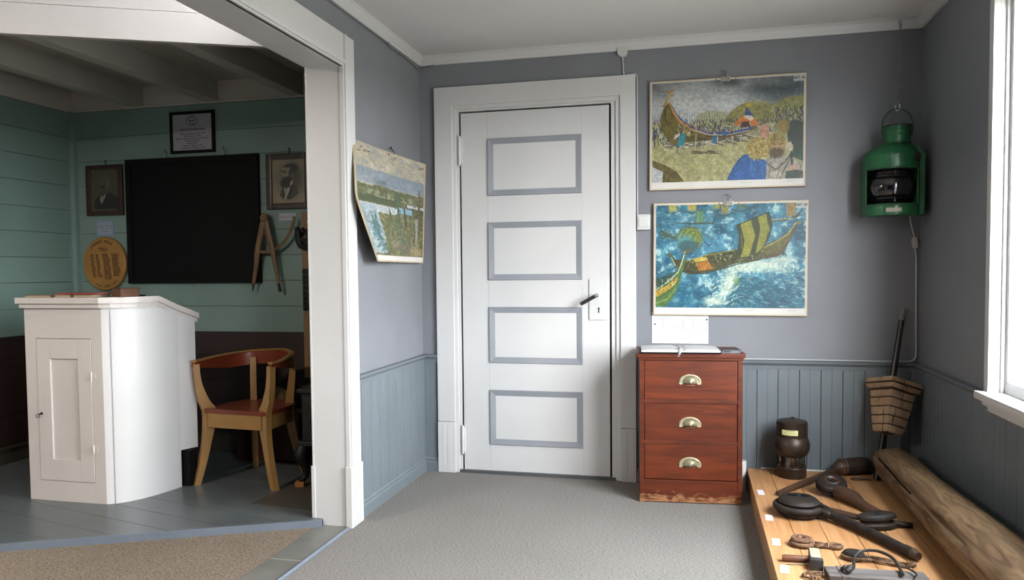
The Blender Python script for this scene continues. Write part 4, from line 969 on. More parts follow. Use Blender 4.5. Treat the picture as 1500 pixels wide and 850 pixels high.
P2.dabs(420, 118, 1018, 90, 690, [(226, 234, 236), (14, 56, 84), (150, 186, 204)], (5, 18), (1.2, 2.6), (-.7, .4), .5, 304)
# foam under the bow and running to the front
for x, y, rx, ry in ((580, 500, 34, 42), (640, 440, 60, 26), (740, 425, 90, 28), (850, 440, 70, 30), (560, 560, 34, 34), (545, 600, 26, 20), (480, 650, 60, 26), (900, 400, 60, 18), (690, 460, 90, 16)): P2.ell(x, y, rx, ry, (224, 228, 218), .85, .6, .5, int(x))
P2.dabs(220, 520, 980, 400, 480, [(236, 238, 230), (190, 208, 212), (150, 186, 200)], (6, 20), (2, 6), (0, PI), .8, 46); P2.dabs(90, 440, 620, 520, 680, [(236, 238, 230), (200, 216, 220)], (8, 24), (2, 6), (-1.2, -.3), .75, 47); P2.ell(615, 530, 16, 20, (150, 170, 70), .6, .8)
# far ships
for x, y, s_, c in ((220, 92, 46, (186, 166, 70)), (340, 90, 50, (190, 160, 74)), (490, 82, 36, (150, 142, 78)), (640, 82, 56, (86, 108, 92)), (540, 110, 40, (164, 140, 74))): P2.poly([(x-s_*.6, 74), (x+s_*.6, 74), (x+s_*.5, y+20), (x-s_*.4, y+22)], c, .85, .2); P2.line([(x-s_, y+26), (x, y+36), (x+s_*1.2, y+16)], 7, (62, 76, 62), .8)
P2.poly([(358, 120), (410, 108), (418, 180), (362, 182)], (92, 132, 106), .9, .2); P2.line([(380, 112), (378, 182)], 5, (160, 164, 96), .8); P2.line([(240, 182), (330, 188), (470, 186), (500, 120)], [3, 9, 9, 4], (64, 82, 70)); P2.poly([(902, 72), (962, 72), (955, 150), (905, 148)], (150, 118, 66), .95, .15); P2.line([(822, 178), (900, 168), (970, 148), (996, 108)], [6, 11, 12, 4], (66, 70, 48)); P2.line([(822, 172), (940, 160)], 3, (206, 190, 130))
P2.line([(138, 180), (152, 232), (180, 258), (240, 268)], [4, 8, 13, 5], (62, 84, 62)); P2.line([(150, 240), (236, 276)], 9, (92, 96, 56), .8); P2.dabs(26, 150, 250, 225, 280, [(40, 60, 44), (140, 140, 84)], (6, 20), (2, 4), (0, 1), .8, 48)
# dragging sail in the middle distance
P2.ell(330, 280, 76, 72, (118, 128, 62), .95, .12, .25, 49); P2.ell(300, 300, 52, 46, (84, 148, 178), .8, .4); P2.ell(322, 322, 70, 34, (58, 92, 104), .9, .2, .2)
for k in range(7): P2.line([(262+k*16, 290-30*math.sin(k*.5+.3)), (290+k*14, 215+6*k), (350+k*8, 225+10*k), (395-2*k, 280+8*k)], 3, (62, 74, 34) if k % 2 else (168, 168, 84), .8)
P2.line([(240, 290), (262, 236), (310, 210), (370, 214), (430, 262), (470, 288)], 4, (82, 84, 40), .9); P2.line([(420, 296), (450, 322)], 5, (40, 46, 40))
# the great ship
P2.poly([(210, 372), (240, 400), (300, 408), (380, 400), (450, 362), (560, 350), (620, 340), (780, 320), (850, 285), (912, 245), (950, 200), (972, 184), (940, 260), (905, 335), (862, 384), (780, 398), (700, 412), (600, 428), (500, 462), (400, 488), (330, 492), (270, 470), (236, 436)], (76, 74, 36), 1, .3, 52)
P2.dabs(260, 280, 900, lambda x: 410-.20*(x-280), lambda x: 462-.14*(x-280), [(30, 34, 22), (150, 140, 78), (44, 52, 36), (196, 186, 130), (96, 92, 44), (22, 24, 18)], (5, 18), (2, 5), (0, PI), .9, 53)
P2.poly([(770, 330), (850, 290), (915, 248), (940, 225), (920, 290), (880, 340), (850, 376), (770, 372)], (96, 88, 40), 1, .25, 54); P2.line([(780, 388), (862, 378), (905, 330), (946, 240), (982, 186)], [4, 7, 7, 6, 4], (104, 54, 24)); P2.line([(778, 332), (850, 296), (914, 254), (962, 190)], 5, (176, 164, 96)); P2.ell(978, 188, 12, 9, (120, 116, 56)); P2.line([(280, 468), (420, 488), (520, 458), (620, 430), (760, 402)], 5, (40, 44, 34)); P2.line([(300, 412), (430, 376), (600, 348)], 4, (160, 150, 90), .8)
P2.line([(188, 372), (206, 366), (216, 392), (240, 436), (270, 460)], [8, 14, 8, 7, 5], (96, 92, 56)); P2.line([(214, 388), (242, 440)], 2.5, (220, 214, 190))
P2.poly([(352, 396), (432, 386), (440, 408), (364, 418)], (206, 178, 84), 1, .15); P2.poly([(364, 418), (440, 408), (476, 456), (388, 470)], (190, 122, 40), 1, .15, 55)
for k in range(5): P2.line([(376+k*16, 414-2*k), (398+k*18, 466-3*k)], 2.5, (120, 70, 22))
P2.line([(366, 420), (440, 411)], 4, (110, 80, 30))
# striped sail and mast
sail = [(612, 200), (660, 180), (730, 150), (800, 124), (816, 150), (822, 196), (808, 262), (775, 330), (730, 372), (660, 392), (604, 398), (626, 330), (630, 260)]
P2.poly(sail, (56, 62, 26), 1, .12, 56)
def stripe(a, c, col): P2.poly([a[0], a[1], (a[1][0]+24, a[1][1]+90), (a[2][0]+20, a[2][1]-60), a[2], c[2], (c[2][0]+18, c[2][1]-70), (c[1][0]+26, c[1][1]+88), c[1], c[0]], col, 1, .12, 57)
stripe([(634, 190), (636, 200), (636, 390)], [(702, 162), (698, 176), (690, 382)], (146, 140, 56)); stripe([(738, 147), (738, 160), (728, 372)], [(782, 130), (784, 140), (776, 330)], (132, 128, 48))
P2.poly([(740, 150), (786, 132), (796, 190), (786, 262), (752, 340), (724, 372), (740, 300), (752, 220)], (140, 136, 52), 1, .12, 58)
P2.line([(612, 200), (700, 166), (802, 122)], 5, (36, 36, 22)); P2.line([(802, 124), (822, 196), (806, 270), (768, 340), (720, 378)], 4, (30, 34, 20)); P2.line([(612, 202), (630, 262), (624, 336), (602, 398)], 4, (40, 44, 22)); P2.line([(718, 72), (710, 158)], 3.5, (40, 36, 24)); P2.line([(735, 76), (730, 100)], 3, (40, 40, 34)); P2.line([(640, 260), (648, 340)], 6, (176, 170, 90), .35)
# bow of the nearest ship
P2.poly([(118, 580), (180, 540), (240, 490), (270, 456), (284, 400), (296, 350), (306, 352), (300, 400), (286, 470), (262, 560), (226, 630), (180, 684), (118, 686)], (86, 116, 62), 1, .15, 59); P2.poly([(118, 520), (180, 500), (246, 470), (262, 470), (220, 520), (150, 566), (118, 580)], (40, 76, 70), 1, .3, 60); P2.poly([(118, 596), (200, 548), (250, 510), (262, 520), (216, 572), (118, 628)], (186, 146, 56), 1, .2); P2.line([(118, 586), (200, 530), (258, 476), (284, 410), (300, 352)], 4, (232, 228, 206)); P2.line([(118, 640), (190, 606), (250, 540), (284, 470)], 4, (50, 70, 36)); P2.line([(118, 664), (190, 640), (244, 576)], 4, (150, 166, 96)); P2.line([(290, 352), (330, 344), (318, 364), (296, 366)], [9, 8, 7, 7], (110, 92, 40))
P2.dabs(50, 120, 240, 505, 575, [(220, 216, 196), (30, 54, 50), (96, 76, 44)], (5, 16), (2, 5), (.6, 2.2), .8, 62)
P2.C *= (1+.26*(fbm(P2.h, P2.w, 90, 78, 2)-.5))[..., None]*np.array([.97, 1.0, .94])
poster('storm_ship_poster', 'lower poster by the door, a longship with a striped sail in blue waves', .182, 1.180, .760, .582, P2, 'HIST. 20', rot=.006)

# ---- buckled landscape poster on the left wall
P3 = Pic(200, 270, 90, 470, 100, 215, 742, 748, (150, 150, 120))
v = (np.linspace(0, 1, P3.h)[:, None] + 0*P3.X); u = (np.linspace(0, 1, P3.w)[None, :] + 0*P3.X)
m1 = fbm(P3.h, P3.w, 6, 71); m2 = fbm(P3.h, P3.w, 14, 81); m3 = fbm(P3.h, P3.w, 30, 91)
def band(v0, v1, col, a=1): P3.mixin(np.clip((v-v0)*60, 0, 1)*np.clip((v1-v)*60, 0, 1), col, a)
P3.C[:] = (198, 186, 160); P3.C += ((m1-.5)*50)[..., None]; P3.mixin(np.clip((m2-.45)*4, 0, 1)*(v < .2), (150, 156, 158), .6); band(.20, .36, (134, 148, 160)); P3.mixin(np.clip((m1-.45)*3, 0, 1)*((v > .2) & (v < .36)), (168, 172, 172), .6)
edge = .335+.03*m1-.03*u*0
P3.mixin(np.clip((v-edge)*60, 0, 1), (96, 100, 62), 1); P3.C += ((v > edge)*(m3-.5)*90)[..., None]
P3.mixin(((v > .40) & (v < .46) & (m2 > .5)).astype(float), (150, 156, 120), .8); P3.mixin(((v > .46) & (v < .52) & (u < .62)).astype(float), (70, 82, 52), .8)
P3.mixin((((v > .53) & (v < .585+.05*m2) & (u < .55)) | ((v > .47) & (v < .50) & (u > .72))).astype(float), (196, 204, 206), .95); P3.mixin(((v > .52) & (v < .575) & (u > .58) & (u < .8)).astype(float), (140, 184, 206), .9)
P3.mixin(((u < .22+.16*(v-.5)) & (v > .55) & (v < .98)).astype(float), (164, 184, 194), .85); P3.mixin(((v > .60) & (u > .25+.25*(v-.6))).astype(float), (118, 112, 62), .8); P3.C += ((v > .58)*(m3-.5)*110)[..., None]; P3.mixin(np.clip((m2-.5)*5, 0, 1)*(v > .6)*(u > .3), (88, 100, 60), .7)
Xm = lambda a: 90+380*a
def U(a, c): return (90+380*a, (100+115*a)*(1-c)+(742+6*a)*c)
def spruce(ux, v0, v1, wd, col, sd):
    r = np.random.RandomState(sd)
    for i in range(70):
        f = r.rand(); c = v0+(v1-v0)*f; ww = wd*(.12+f); a0 = U(ux+r.uniform(-.2, .2)*ww, c); a1 = U(ux+r.uniform(-1, 1)*ww, c+.03); P3.line([a0, a1], 4.5, np.array(col)*r.uniform(.7, 1.25), .9)
spruce(.57, .36, .88, .13, (62, 92, 66), 1); spruce(.18, .62, .95, .13, (70, 112, 110), 2); spruce(.13, .64, .80, .08, (76, 124, 128), 3); spruce(.43, .55, .80, .07, (84, 98, 60), 4); spruce(.93, .35, .70, .06, (80, 78, 44), 5); spruce(.32, .70, .97, .12, (92, 96, 54), 6)
for i in range(7): P3.line([U(.28+.02*i, .30), U(.28+.02*i, .335)], 3, (70, 82, 72))
P3.line([U(.67, .50), U(.68, .70)], [8, 15], (62, 58, 46)); P3.ell(*U(.675, .49), 7, 9, (120, 96, 70)); P3.line([U(.88, .62), U(.87, .86)], [20, 15], (150, 152, 140)); P3.ell(*U(.88, .58), 9, 12, (96, 70, 44)); P3.line([U(.84, .74), U(.82, .88)], 11, (84, 64, 50)); P3.line([U(.92, .30), U(.93, .75)], [6, 13], (96, 84, 54)); P3.line([U(.83, .48), U(.95, .45)], 4, (90, 80, 52))
P3.ell(*U(.62, .92), 46, 34, (96, 92, 74), .9, .3, .3); P3.ell(*U(.86, .95), 48, 26, (172, 150, 104), .9, .3, .3); P3.ell(*U(.44, .88), 28, 20, (150, 140, 112), .8, .4, .3); P3.dabs(200, 230, 470, 560, 742, [(186, 170, 120), (84, 88, 54), (120, 112, 66), (60, 58, 40), (150, 128, 86)], (5, 18), (2, 5), (0, PI), .6, 95)
for uu, vv in ((.08, .03), (.12, .06), (.04, .075), (.17, .055), (.97, .05), (.93, .06), (.55, .03), (.46, .01)): P3.ell(*U(uu, vv), 7, 5, (92, 80, 66), .9, .5, .4)
P3.C *= (1+.3*(fbm(P3.h, P3.w, 50, 79, 2)-.5))[..., None]; P3.C = 24+P3.C*.86
t = thing('landscape_poster', 'buckled landscape poster curling off the wall between the post and the door', 'poster', (XL, 3.56, 1.46), 0, 'old school posters on the walls')
# (u, v) -> bowed sheet: left edge bellies out, lower left corner stands furthest from the wall
def bow(u, v, off=0):
    yl = -.446 - .045*math.sin(v*PI) + .105*max(0, v-.5)**1.2/.435; yr = .405-.004*v
    y = yl + (yr-yl)*u
    ztop = .262-.0*u; zb = -.283
    z = ztop + (zb-ztop)*v
    x = .014 + .030*math.sin(v*PI*.95)*(1-u)**1.2 + .060*(1-u)**2*max(0, v-.45)/.55 + .022*u*u*(1-v)+.012*u**3 + .010*math.sin(u*PI)*v + off
    return (x, y, z)
b = B(); nu, nv = 26, 30; V = []
for s_ in (0, .0035):
    for j in range(nv+1):
        for i in range(nu+1): V.append(bow(i/nu, j/nv, s_))
F = []; n0 = (nu+1)*(nv+1)
for j in range(nv):
    for i in range(nu):
        a = j*(nu+1)+i; F += [(a, a+1, a+nu+2, a+nu+1), (n0+a, n0+a+nu+1, n0+a+nu+2, n0+a+1)]
for j in range(nv):
    for i in (0, nu): a = j*(nu+1)+i; F.append((a, a+nu+1, n0+a+nu+1, n0+a))
for i in range(nu):
    for j in (0, nv): a = j*(nu+1)+i; F.append((a, a+1, n0+a+1, n0+a))
b.add(V, F); b.build('board', M('old_board_edge', (.62, .50, .34), .7, .2, 14), t, smooth=True)
P3.sheet('picture', print_m, t, lambda u, v: bow(.022+.955*u, .012+.93*v, .0045))
b = B(); b.add([bow(i/30*.955+.022, .945+.042*k, .0046) for k in (0, 1) for i in range(31)], [(i, i+1, 32+i, 31+i) for i in range(30)]); b.build('caption_strip', M('poster_white_strip', (.80, .77, .72), .6, .05, 14), t)
b = B(); b.tube([(.019, .02, .25), (.022, .02, .272), (.010, .025, .285), (.002, .032, .292), (.012, .01, .296), (.016, -.012, .285)], .0025, 8, sm=5); b.build('hook', iron, t)
b = B(); b.box(.016, .026, .0, .045, .240, .262, .002); b.build('clip', M('clip_metal', (.5, .48, .44), .35, .2, 30, metal=.7), t)

# ---- thank-you sheet, light switch, junction box and cables
t = thing('thank_you_sheet', 'white sheet with pencilled TAKK pinned below the longship poster', 'sign', (-.063, D-.001, .83))
b = B(); b.box(-.143, .144, -.0015, .0005, -.088, .075); b.build('paper', paper, t)
b = B()
def stroke(b, pts, r=.0010): b.tube([(x, -.0017, z) for x, z in pts], r, 5)
def letters(b, x, ch, h=.062, z=-.022):
    w = h*.62
    if ch == 'T': stroke(b, [(x-w*.62, z+h), (x+w*.62, z+h*1.02)]); stroke(b, [(x, z+h), (x+.001, z)])
    if ch == 'A': stroke(b, [(x-w/2, z), (x, z+h), (x+w/2, z)]); stroke(b, [(x-w*.3, z+h*.36), (x+w*.28, z+h*.38)])
    if ch == 'K': stroke(b, [(x-w/2, z+h), (x-w/2+.001, z)]); stroke(b, [(x+w/2, z+h), (x-w/2, z+h*.45), (x+w/2, z)])
for c, xx in zip('TAKK', (-.084, -.015, .035, .088)): letters(b, xx, c)
b.build('pencil_letters', M('pencil_grey', (.42, .42, .50), .8), t)
for x, z in ((-.127, .012), (.136, .037), (.134, -.012), (.136, .018)):
    b = B(); r_ = .0045 if abs(z-.012) < .001 or z > .03 else .0022
    b.lathe([(0, .003), (r_*.7, .003), (r_, .001), (r_, 0)], 12, T(x, -.0015, z) @ RX(PI/2)); b.build('pin', inkdark, t)
t = thing('light_switch', 'white light switch with a square rocker beside the door casing', 'switch', (-.247, D, 1.377))
b = B(); b.box(-.034, .034, -.022, .0005, -.040, .040, .004); b.build('housing', plaswhite, t)
b = B(); b.box(-.026, .026, -.027, -.020, -.026, .024, .003); b.build('rocker', plaswhite, t)
t = thing('junction_box', 'small white rounded junction box under the cornice above the door', 'junction box', (-.354, D, 2.262))
b = B(); b.prism([(-.026, .030), (-.026, -.002)] + [(-.026*math.cos(a), -.002-.022*math.sin(a)) for a in np.linspace(.2, PI-.2, 9)] + [(.026, -.002), (.026, .030)], -.0005, .024, .002, RX(PI/2)); b.build('cover', plaswhite, t)
b = B(); b.tube([(0, -.006, -.022), (.001, -.006, -.06), (.006, -.008, -.115), (.02, -.012, -.119), (.062, -.012, -.117), (.070, -.010, -.124), (.0735, -.008, -.16), (.0745, -.008, -.5), (.0745, -.008, -.845)], .0038, 8, sm=3); cb = b.build('cable', cord_m, t, smooth=True); cb['label'] = 'thin cable running down the casing to the light switch'
t = tag(thing('cornice_cable', 'thin grey cable clipped under the cornice along the left wall corner', 'cable', (XL, D, ZC)), 'thin grey cable clipped under the cornice along the left wall corner', 'cable')
b = B(); b.tube([(.006, -2.6, -.006), (.006, -1.3, -.006), (.008, -.55, -.004), (.010, -.40, -.014), (.008, -.2, -.012), (.012, -.02, -.024), (.03, -.008, -.022), (.06, -.008, -.016), (.088, -.008, -.004), (.092, -.012, .006)], .0042, 8, sm=4); b.build('cable', M('old_grey_cable', (.30, .31, .31), .5), t, smooth=True)
for y in (-.46, -1.4):
    b = B(); b.box(.0, .014, y-.006, y+.006, -.014, .002, .002); b.build('cable_clip', M('old_grey_cable', (.30, .31, .31), .5), t)

# ---- chest of drawers
CW, CD, CH = .482, .315, .728
ds = thing('chest_of_drawers', 'red brown chest of three drawers with brass cup pulls beside the door', 'chest of drawers', (-.020, 3.838, 0), math.radians(4.6))
fy = -CD/2
b = B(); b.box(-CW/2, -CW/2+.022, fy, CD/2, 0, CH-.024, .002); b.box(CW/2-.022, CW/2, fy, CD/2, 0, CH-.024, .002); b.box(-CW/2, CW/2, CD/2-.01, CD/2, .01, CH-.03)
b.box(-CW/2+.01, CW/2-.01, fy+.002, fy+.02, .004, .112, .002)
for z in (.295, .494): b.box(-CW/2+.02, CW/2-.02, fy+.0015, fy+.05, z-.010, z+.010, .003)
b.box(-CW/2+.02, CW/2-.02, fy+.0015, fy+.05, .690, .706, .002)
b.build('carcass', mahog, ds)
b = B(); b.box(-CW/2-.013, CW/2+.013, fy-.014, CD/2, CH-.022, CH, .005); b.box(-CW/2-.004, CW/2+.004, fy-.005, CD/2, CH-.034, CH-.02, .003); b.build('top', mahog_drawer, ds)
for z0, z1, dy in ((.115, .286, .003), (.304, .485, .006), (.503, .690, .003)):
    b = B(); b.box(-CW/2+.0245, CW/2-.0245, fy+dy, fy+.02, z0+.001, z1-.001, .002); b.box(-CW/2+.03, CW/2-.03, fy+.018, CD/2-.02, z0+.004, z1-.03); dr = b.build('drawer', mahog_drawer, ds)
    zc_ = (z0+z1)/2-.008 + (.004 if z0 > .4 else 0)
    b = B()   # cup pull: ribbed half dome over a flanged plate
    nA, nP = 20, 8; V = []
    for j in range(nP+1):
        ph = PI/2*j/nP
        for i in range(nA+1):
            th = PI*i/nA; rr = 1 + .035*math.cos(i*PI)
            V.append((.036*math.cos(th)*math.cos(ph)*rr, fy+dy-.003-.023*math.sin(ph)*(.55+.45*math.sin(th)), .030*math.sin(th)*math.cos(ph)*rr-.006*math.sin(ph)))
    F = [(j*(nA+1)+i, j*(nA+1)+i+1, (j+1)*(nA+1)+i+1, (j+1)*(nA+1)+i) for j in range(nP) for i in range(nA)]
    b2 = bmesh.new(); vs = [b2.verts.new(v) for v in V]
    for f_ in F: b2.faces.new([vs[i] for i in f_])
    bmesh.ops.solidify(b2, geom=b2.faces[:], thickness=.002); b2.transform(T(-.002, 0, zc_-.004)); b.merge(b2)
    flange = [(-.052, -.010), (-.046, -.014), (-.034, -.012), (-.030, -.004)] + [(-.034*math.cos(a), .026*math.sin(a)) for a in np.linspace(.2, PI-.2, 9)] + [(.030, -.004), (.034, -.012), (.046, -.014), (.052, -.010)] + [(.052*math.cos(a), .036*math.sin(a)) for a in np.linspace(0, PI, 17)]
    b.prism(flange, .0, .004, 0, T(-.002, fy+dy, zc_-.002) @ RX(PI/2))
    b.tube([(.047*math.cos(a)-.002, fy+dy-.004, .032*math.sin(a)+zc_-.003) for a in np.linspace(0, PI, 22)], .0048, 8, flat=.7)
    b.build('cup_pull', brass, dr, smooth=True, recalc=True)['label'] = 'pale brass ribbed cup pull'
    b = B(); b.box(-.022, .020, fy+dy-.0004, fy+dy+.001, zc_-.020, zc_-.0175, .0); b.build('scuff', M('bare_scuff', (.50, .28, .14), .7, .3, 60), dr)
# visitors' book open on top
t = thing('visitors_book', 'open white paged visitors book lying on the chest of drawers', 'book', (-.062, 3.765, CH+.0005), math.radians(4.6))
b = B(); b.box(-.190, .190, -.118, .118, 0, .006, .002); b.build('cover', black, t)
for s_ in (-1, 1):
    b = B(); prof = [(.003, .006), (.184, .006), (.184, .014), (.150, .0165), (.08, .019), (.03, .018), (.003, .010)]
    b.prism([(s_*x, z) for x, z in prof], -.112, .112, 0, Matrix(((1, 0, 0, 0), (0, 0, 1, 0), (0, 1, 0, 0), (0, 0, 0, 1)))); b.build('pages', pages_white, t)
b = B(); b.tube([(.0, .02, .024), (.0, -.05, .024), (.004, -.095, .0225), (.0, -.116, .016), (-.006, -.127, .004), (-.014, -.133, -.014)], .008, 8, flat=.12, sm=5, up=(0, 0, 1)); b.build('ribbon_marker', M('ribbon_white', (.68, .68, .70), .7), t)
b = B(); b.tube([(.005+.014*math.cos(a), -.085+.012*math.sin(a), .028+.006*math.sin(a)) for a in np.linspace(0, 2*PI, 16)[:-1]], .0028, 6, closed=True); b.build('ribbon_knot', M('ribbon_grey', (.34, .34, .36), .7), t)
t = thing('leaflet', 'grey printed leaflet with dark top edge beside the open visitors book', 'leaflet', (.186, 3.775, CH+.0005), math.radians(-8))
b = B(); b.box(-.042, .042, -.075, .075, 0, .003, .0005); b.build('paper', M('leaflet_grey', (.36, .37, .42), .5, .35, 60, c2=(.16, .17, .20)), t)
b = B(); b.box(-.042, .040, .052, .0752, .0031, .0036); b.box(-.034, -.006, -.06, .0, .0031, .0035); b.build('print', M('leaflet_dark', (.05, .05, .06), .5), t)
b = B(); b.box(.0, .034, -.055, -.048, .0031, .0034); b.box(.0, .034, -.04, -.034, .0031, .0034); b.box(.0, .028, -.026, -.02, .0031, .0034); b.build('print_lines', M('leaflet_white', (.7, .7, .72), .5), t)
t = thing('paper_roll', 'small white roll standing on the carpet between the chest of drawers and the platform', 'roll', (.2425, 3.957, 0))
b = B(); b.lathe([(0, .002), (.025, 0), (.026, .004), (.0265, .150), (.024, .155), (.012, .153), (.010, .10), (0, .10)], 24); b.build('roll', plaswhite, t, smooth=True)
# ================================================================== DISPLAY CORNER
# ---- low platform of pine boards
pf = thing('display_platform', 'low platform of pale pine boards in the right corner', 'platform', (.272, 2.25, 0))
PX = [0, .108, .222, .338, .452, .566, .680, XR-.03-.272]
for x0, x1 in zip(PX, PX[1:]):
    b = B(); b.box(x0+.001, x1-.001, .006, D-.03-2.25, PT-.022, PT, .0015); b.build('board', pine, pf)
b = B(); b.box(.002, .022, .006, D-.03-2.25, 0, PT-.0225, .002); b.box(.002, XR-.03-.272, 0.006, .026, 0, PT-.0225, .002); b.build('frame', pine_edge, pf)
struct(B().box(.342, .817, D-.0285, D-.0205, PT-.01, PT+.006, .001).build('trim_white_strip', plaswhite))
# ---- number cards along the edge
for i, (cx, cy, rz, lab) in enumerate(((.304, 3.555, .05, 'white paper card on the pine platform, nearest the oil lantern'), (.306, 3.193, -.04, 'white paper card on the platform edge just below the biggest wooden block'),
    (.304, 2.910, -.06, 'white paper card on the platform edge above the mallet'), (.304, 2.648, -.10, 'white paper card on the platform edge below the mallet'))):
    o = B().box(-.0145, .0145, -.036, .036, 0, .0012, .0003).build('paper_card', paper); tag(o, lab, 'card', 'paper cards along the platform edge')
    o.location = (cx, cy, PT+.0004); o.rotation_euler = (0, 0, rz)

# ---- oil lantern with globe reflector
t = thing('oil_lantern', 'dark metal oil lantern with a yellow label standing on the platform against the wall', 'lantern', (.474, 3.868, PT))
b = B(); b.lathe([(0, 0), (.066, 0), (.069, .004), (.068, .044), (.071, .048), (.070, .053), (.050, .058), (0, .060)], 40); b.build('oil_tank', copper, t, smooth=True)
b = B(); b.lathe([(.012, .058), (.020, .060), (.022, .066), (.014, .070), (.0125, .074), (.0125, .104), (.009, .108), (0, .108)], 20); b.tube([(-.010, -.02, .066), (-.012, -.052, .068), (-.014, -.06, .060)], .003, 8); b.build('burner', wick, t, smooth=True)
b = B(); b.lathe([(.064, .052), (.064, .205), (.062, .205), (.062, .052)], 40); gl = b.build('chimney_glass', lamp_glass, t, smooth=True)
b = B(); b.lathe([(.058, .102), (.072, .112), (.083, .140), (.084, .165), (.076, .190), (.066, .202), (.062, .200), (.074, .165), (.072, .130), (.052, .108)], 40); b.build('globe_shade', copper, t, smooth=True)
b = B(); b.lathe([(.067, .196), (.069, .198), (.069, .262), (.071, .266), (.071, .272), (.064, .276), (.030, .284), (0, .286)], 40); b.sphere((.004, 0, .288), .010, .010, .006, 12); b.build('cap', copper, t, smooth=True)
for a in (-1.25, -.25, 1.2, 2.8):
    b = B(); b.tube([(.068*math.cos(a), .068*math.sin(a), .048), (.070*math.cos(a), .070*math.sin(a), .12), (.0725*math.cos(a), .0725*math.sin(a), .262)], .0022, 6); b.build('guard_wire', copper, t)
b = B()
V = []
for k in range(11):
    a = math.radians(-137+6.8*k)
    for z in (.214, .239): V.append((.0698*math.cos(a), .0698*math.sin(a), z))
b.add(V, [(2*k, 2*k+2, 2*k+3, 2*k+1) for k in range(10)]); lb = b.build('label', card_yellow, t)
b = B(); V = []
for z0, z1, k0, k1 in ((.2335, .2360, 2, 7), (.2270, .2285, 1, 8), (.2215, .2232, 2, 8)):
    for k in range(k0, k1):
        n_ = len(V)
        for kk in (k, k+1):
            a = math.radians(-137+6.8*(kk+.5))
            for z in (z0, z1): V.append((.0701*math.cos(a), .0701*math.sin(a), z))
b.add(V, [(4*k, 4*k+2, 4*k+3, 4*k+1) for k in range(len(V)//4)]); b.build('label_lines', M('label_print', (.30, .30, .16), .7), lb)

# ---- broom-like wooden brush (tar mop)
t = thing('tar_brush', 'long handled wooden tool with a thick ribbed brush-like head lying behind the rope blocks', 'brush', (.370, 3.505, PT+.002))
hb = Vector((.330, .430, .030))
b = B(); b.tube([(0, 0, .012), (.05, .065, .014), (.17, .221, .020), tuple(hb*1.0)], [.010, .0125, .0145, .013], 12, sm=4); b.build('handle', brownwood, t, smooth=True)
dr_ = Vector((.330, .430, 0)).normalized()
def along(s, z): return tuple(Vector((hb.x, hb.y, 0)) + dr_*s + Vector((0, 0, z)))
# head turned a little towards the right
hd_ = Vector((.92, .38, 0)).normalized()
def ah(s, z=.042): return tuple(Vector((hb.x-.012, hb.y-.012, 0)) + hd_*s + Vector((0, 0, z)))
b = B(); b.tube([ah(-.012, .034), ah(0, .036), ah(.012, .037), ah(.03, .038), ah(.06, .040), ah(.12, .041), ah(.155, .041), ah(.172, .041)], [.014, .028, .034, .036, .038, .040, .038, .026], 28); h1 = b.build('head', brownwood, t, smooth=True)
b = B()
for s_ in (.022, .038): b.tube([tuple(Vector(ah(s_, .0415)) + .0375*(math.cos(a)*Vector((-hd_.y, hd_.x, 0)) + math.sin(a)*Vector((0, 0, 1)))) for a in np.linspace(0, 2*PI, 30)[:-1]], .0028, 6, closed=True)
b.build('binding', rope_m, h1, smooth=True)
b = B()
for k in range(26):
    a = 2*PI*k/26; d_ = math.cos(a)*Vector((-hd_.y, hd_.x, 0)) + math.sin(a)*Vector((0, 0, 1))
    b.tube([tuple(Vector(ah(.048, .0395)) + .0375*d_), tuple(Vector(ah(.12, .041)) + .0395*d_), tuple(Vector(ah(.160, .041)) + .036*d_)], .0028, 5)
b.build('bristle_ribs', tar, h1)

# ---- rope blocks
def flat_block(b, r, z0, z1, holes=(), bulge=.006, n=40, sq=1.0):
    b.lathe([(0, z0), (r*.80, z0), (r*.96, z0+bulge*.8), (r, (z0+z1)/2), (r*.96, z1-bulge*.8), (r*.82, z1), (r*.3, z1+.0015), (0, z1+.0015)], n, Matrix.Diagonal((1, sq, 1, 1)))
t = thing('rope_block', 'largest dark round wooden block, with two holes and a long tarred tail', 'rope block', (.427, 3.255, PT), 0, 'old rope blocks on the platform')
b = B(); flat_block(b, .086, .001, .034, bulge=.012); b.build('lower_cheek', tar, t, smooth=True)
b = B(); flat_block(b, .083, .044, .074, bulge=.012); up_ = b.build('upper_cheek', tar, t, smooth=True)
b = B()
for x, y in ((-.022, .022), (.030, .026)): b.lathe([(0, .0775), (.0150, .0775), (.0165, .0752), (0, .0752)], 16, T(x, y, 0) @ Matrix.Diagonal((1.25, .95, 1, 1)))
b.build('hole', gap_m, up_)
b = B(); b.tube([(.088*math.cos(a), .088*math.sin(a), .039) for a in np.linspace(.15, 2*PI-.55, 40)] , .0135, 12); b.tube([(.088*math.cos(.15), .088*math.sin(.15), .039), (.108, -.012, .036), (.120, -.042, .030)], .012, 10, sm=3); b.tube([(.088*math.cos(-.55), .088*math.sin(-.55), .039), (.098, -.066, .034), (.118, -.070, .028)], .012, 10, sm=3); b.build('strop', tar, t, smooth=True)
b = B(); b.tube([(.088, -.030, .030), (.125, -.075, .026), (.175, -.145, .024), (.235, -.255, .0225), (.285, -.355, .0215), (.322, -.432, .0215)], [.015, .0185, .0195, .019, .0185, .017], 14, sm=5); b.tube([(.303, -.392, .0215), (.322, -.432, .0215)], [.0200, .0195], 14); tl = b.build('tail', tar, t, smooth=True)
b = B(); b.tube([(.320, -.428, .0218), (.331, -.451, .0215)], [.0205, .014], 14); b.build('tail_end', brownwood, tl, smooth=True)
t = thing('rope_block', 'tilted round dark block with a brown wooden shaft, furthest back of the rope blocks', 'rope block', (.612, 3.575, PT), 0, 'old rope blocks on the platform')
tilt = T(-.005, .0, .047) @ RZ(.4) @ RX(math.radians(19)) @ RY(math.radians(-6))
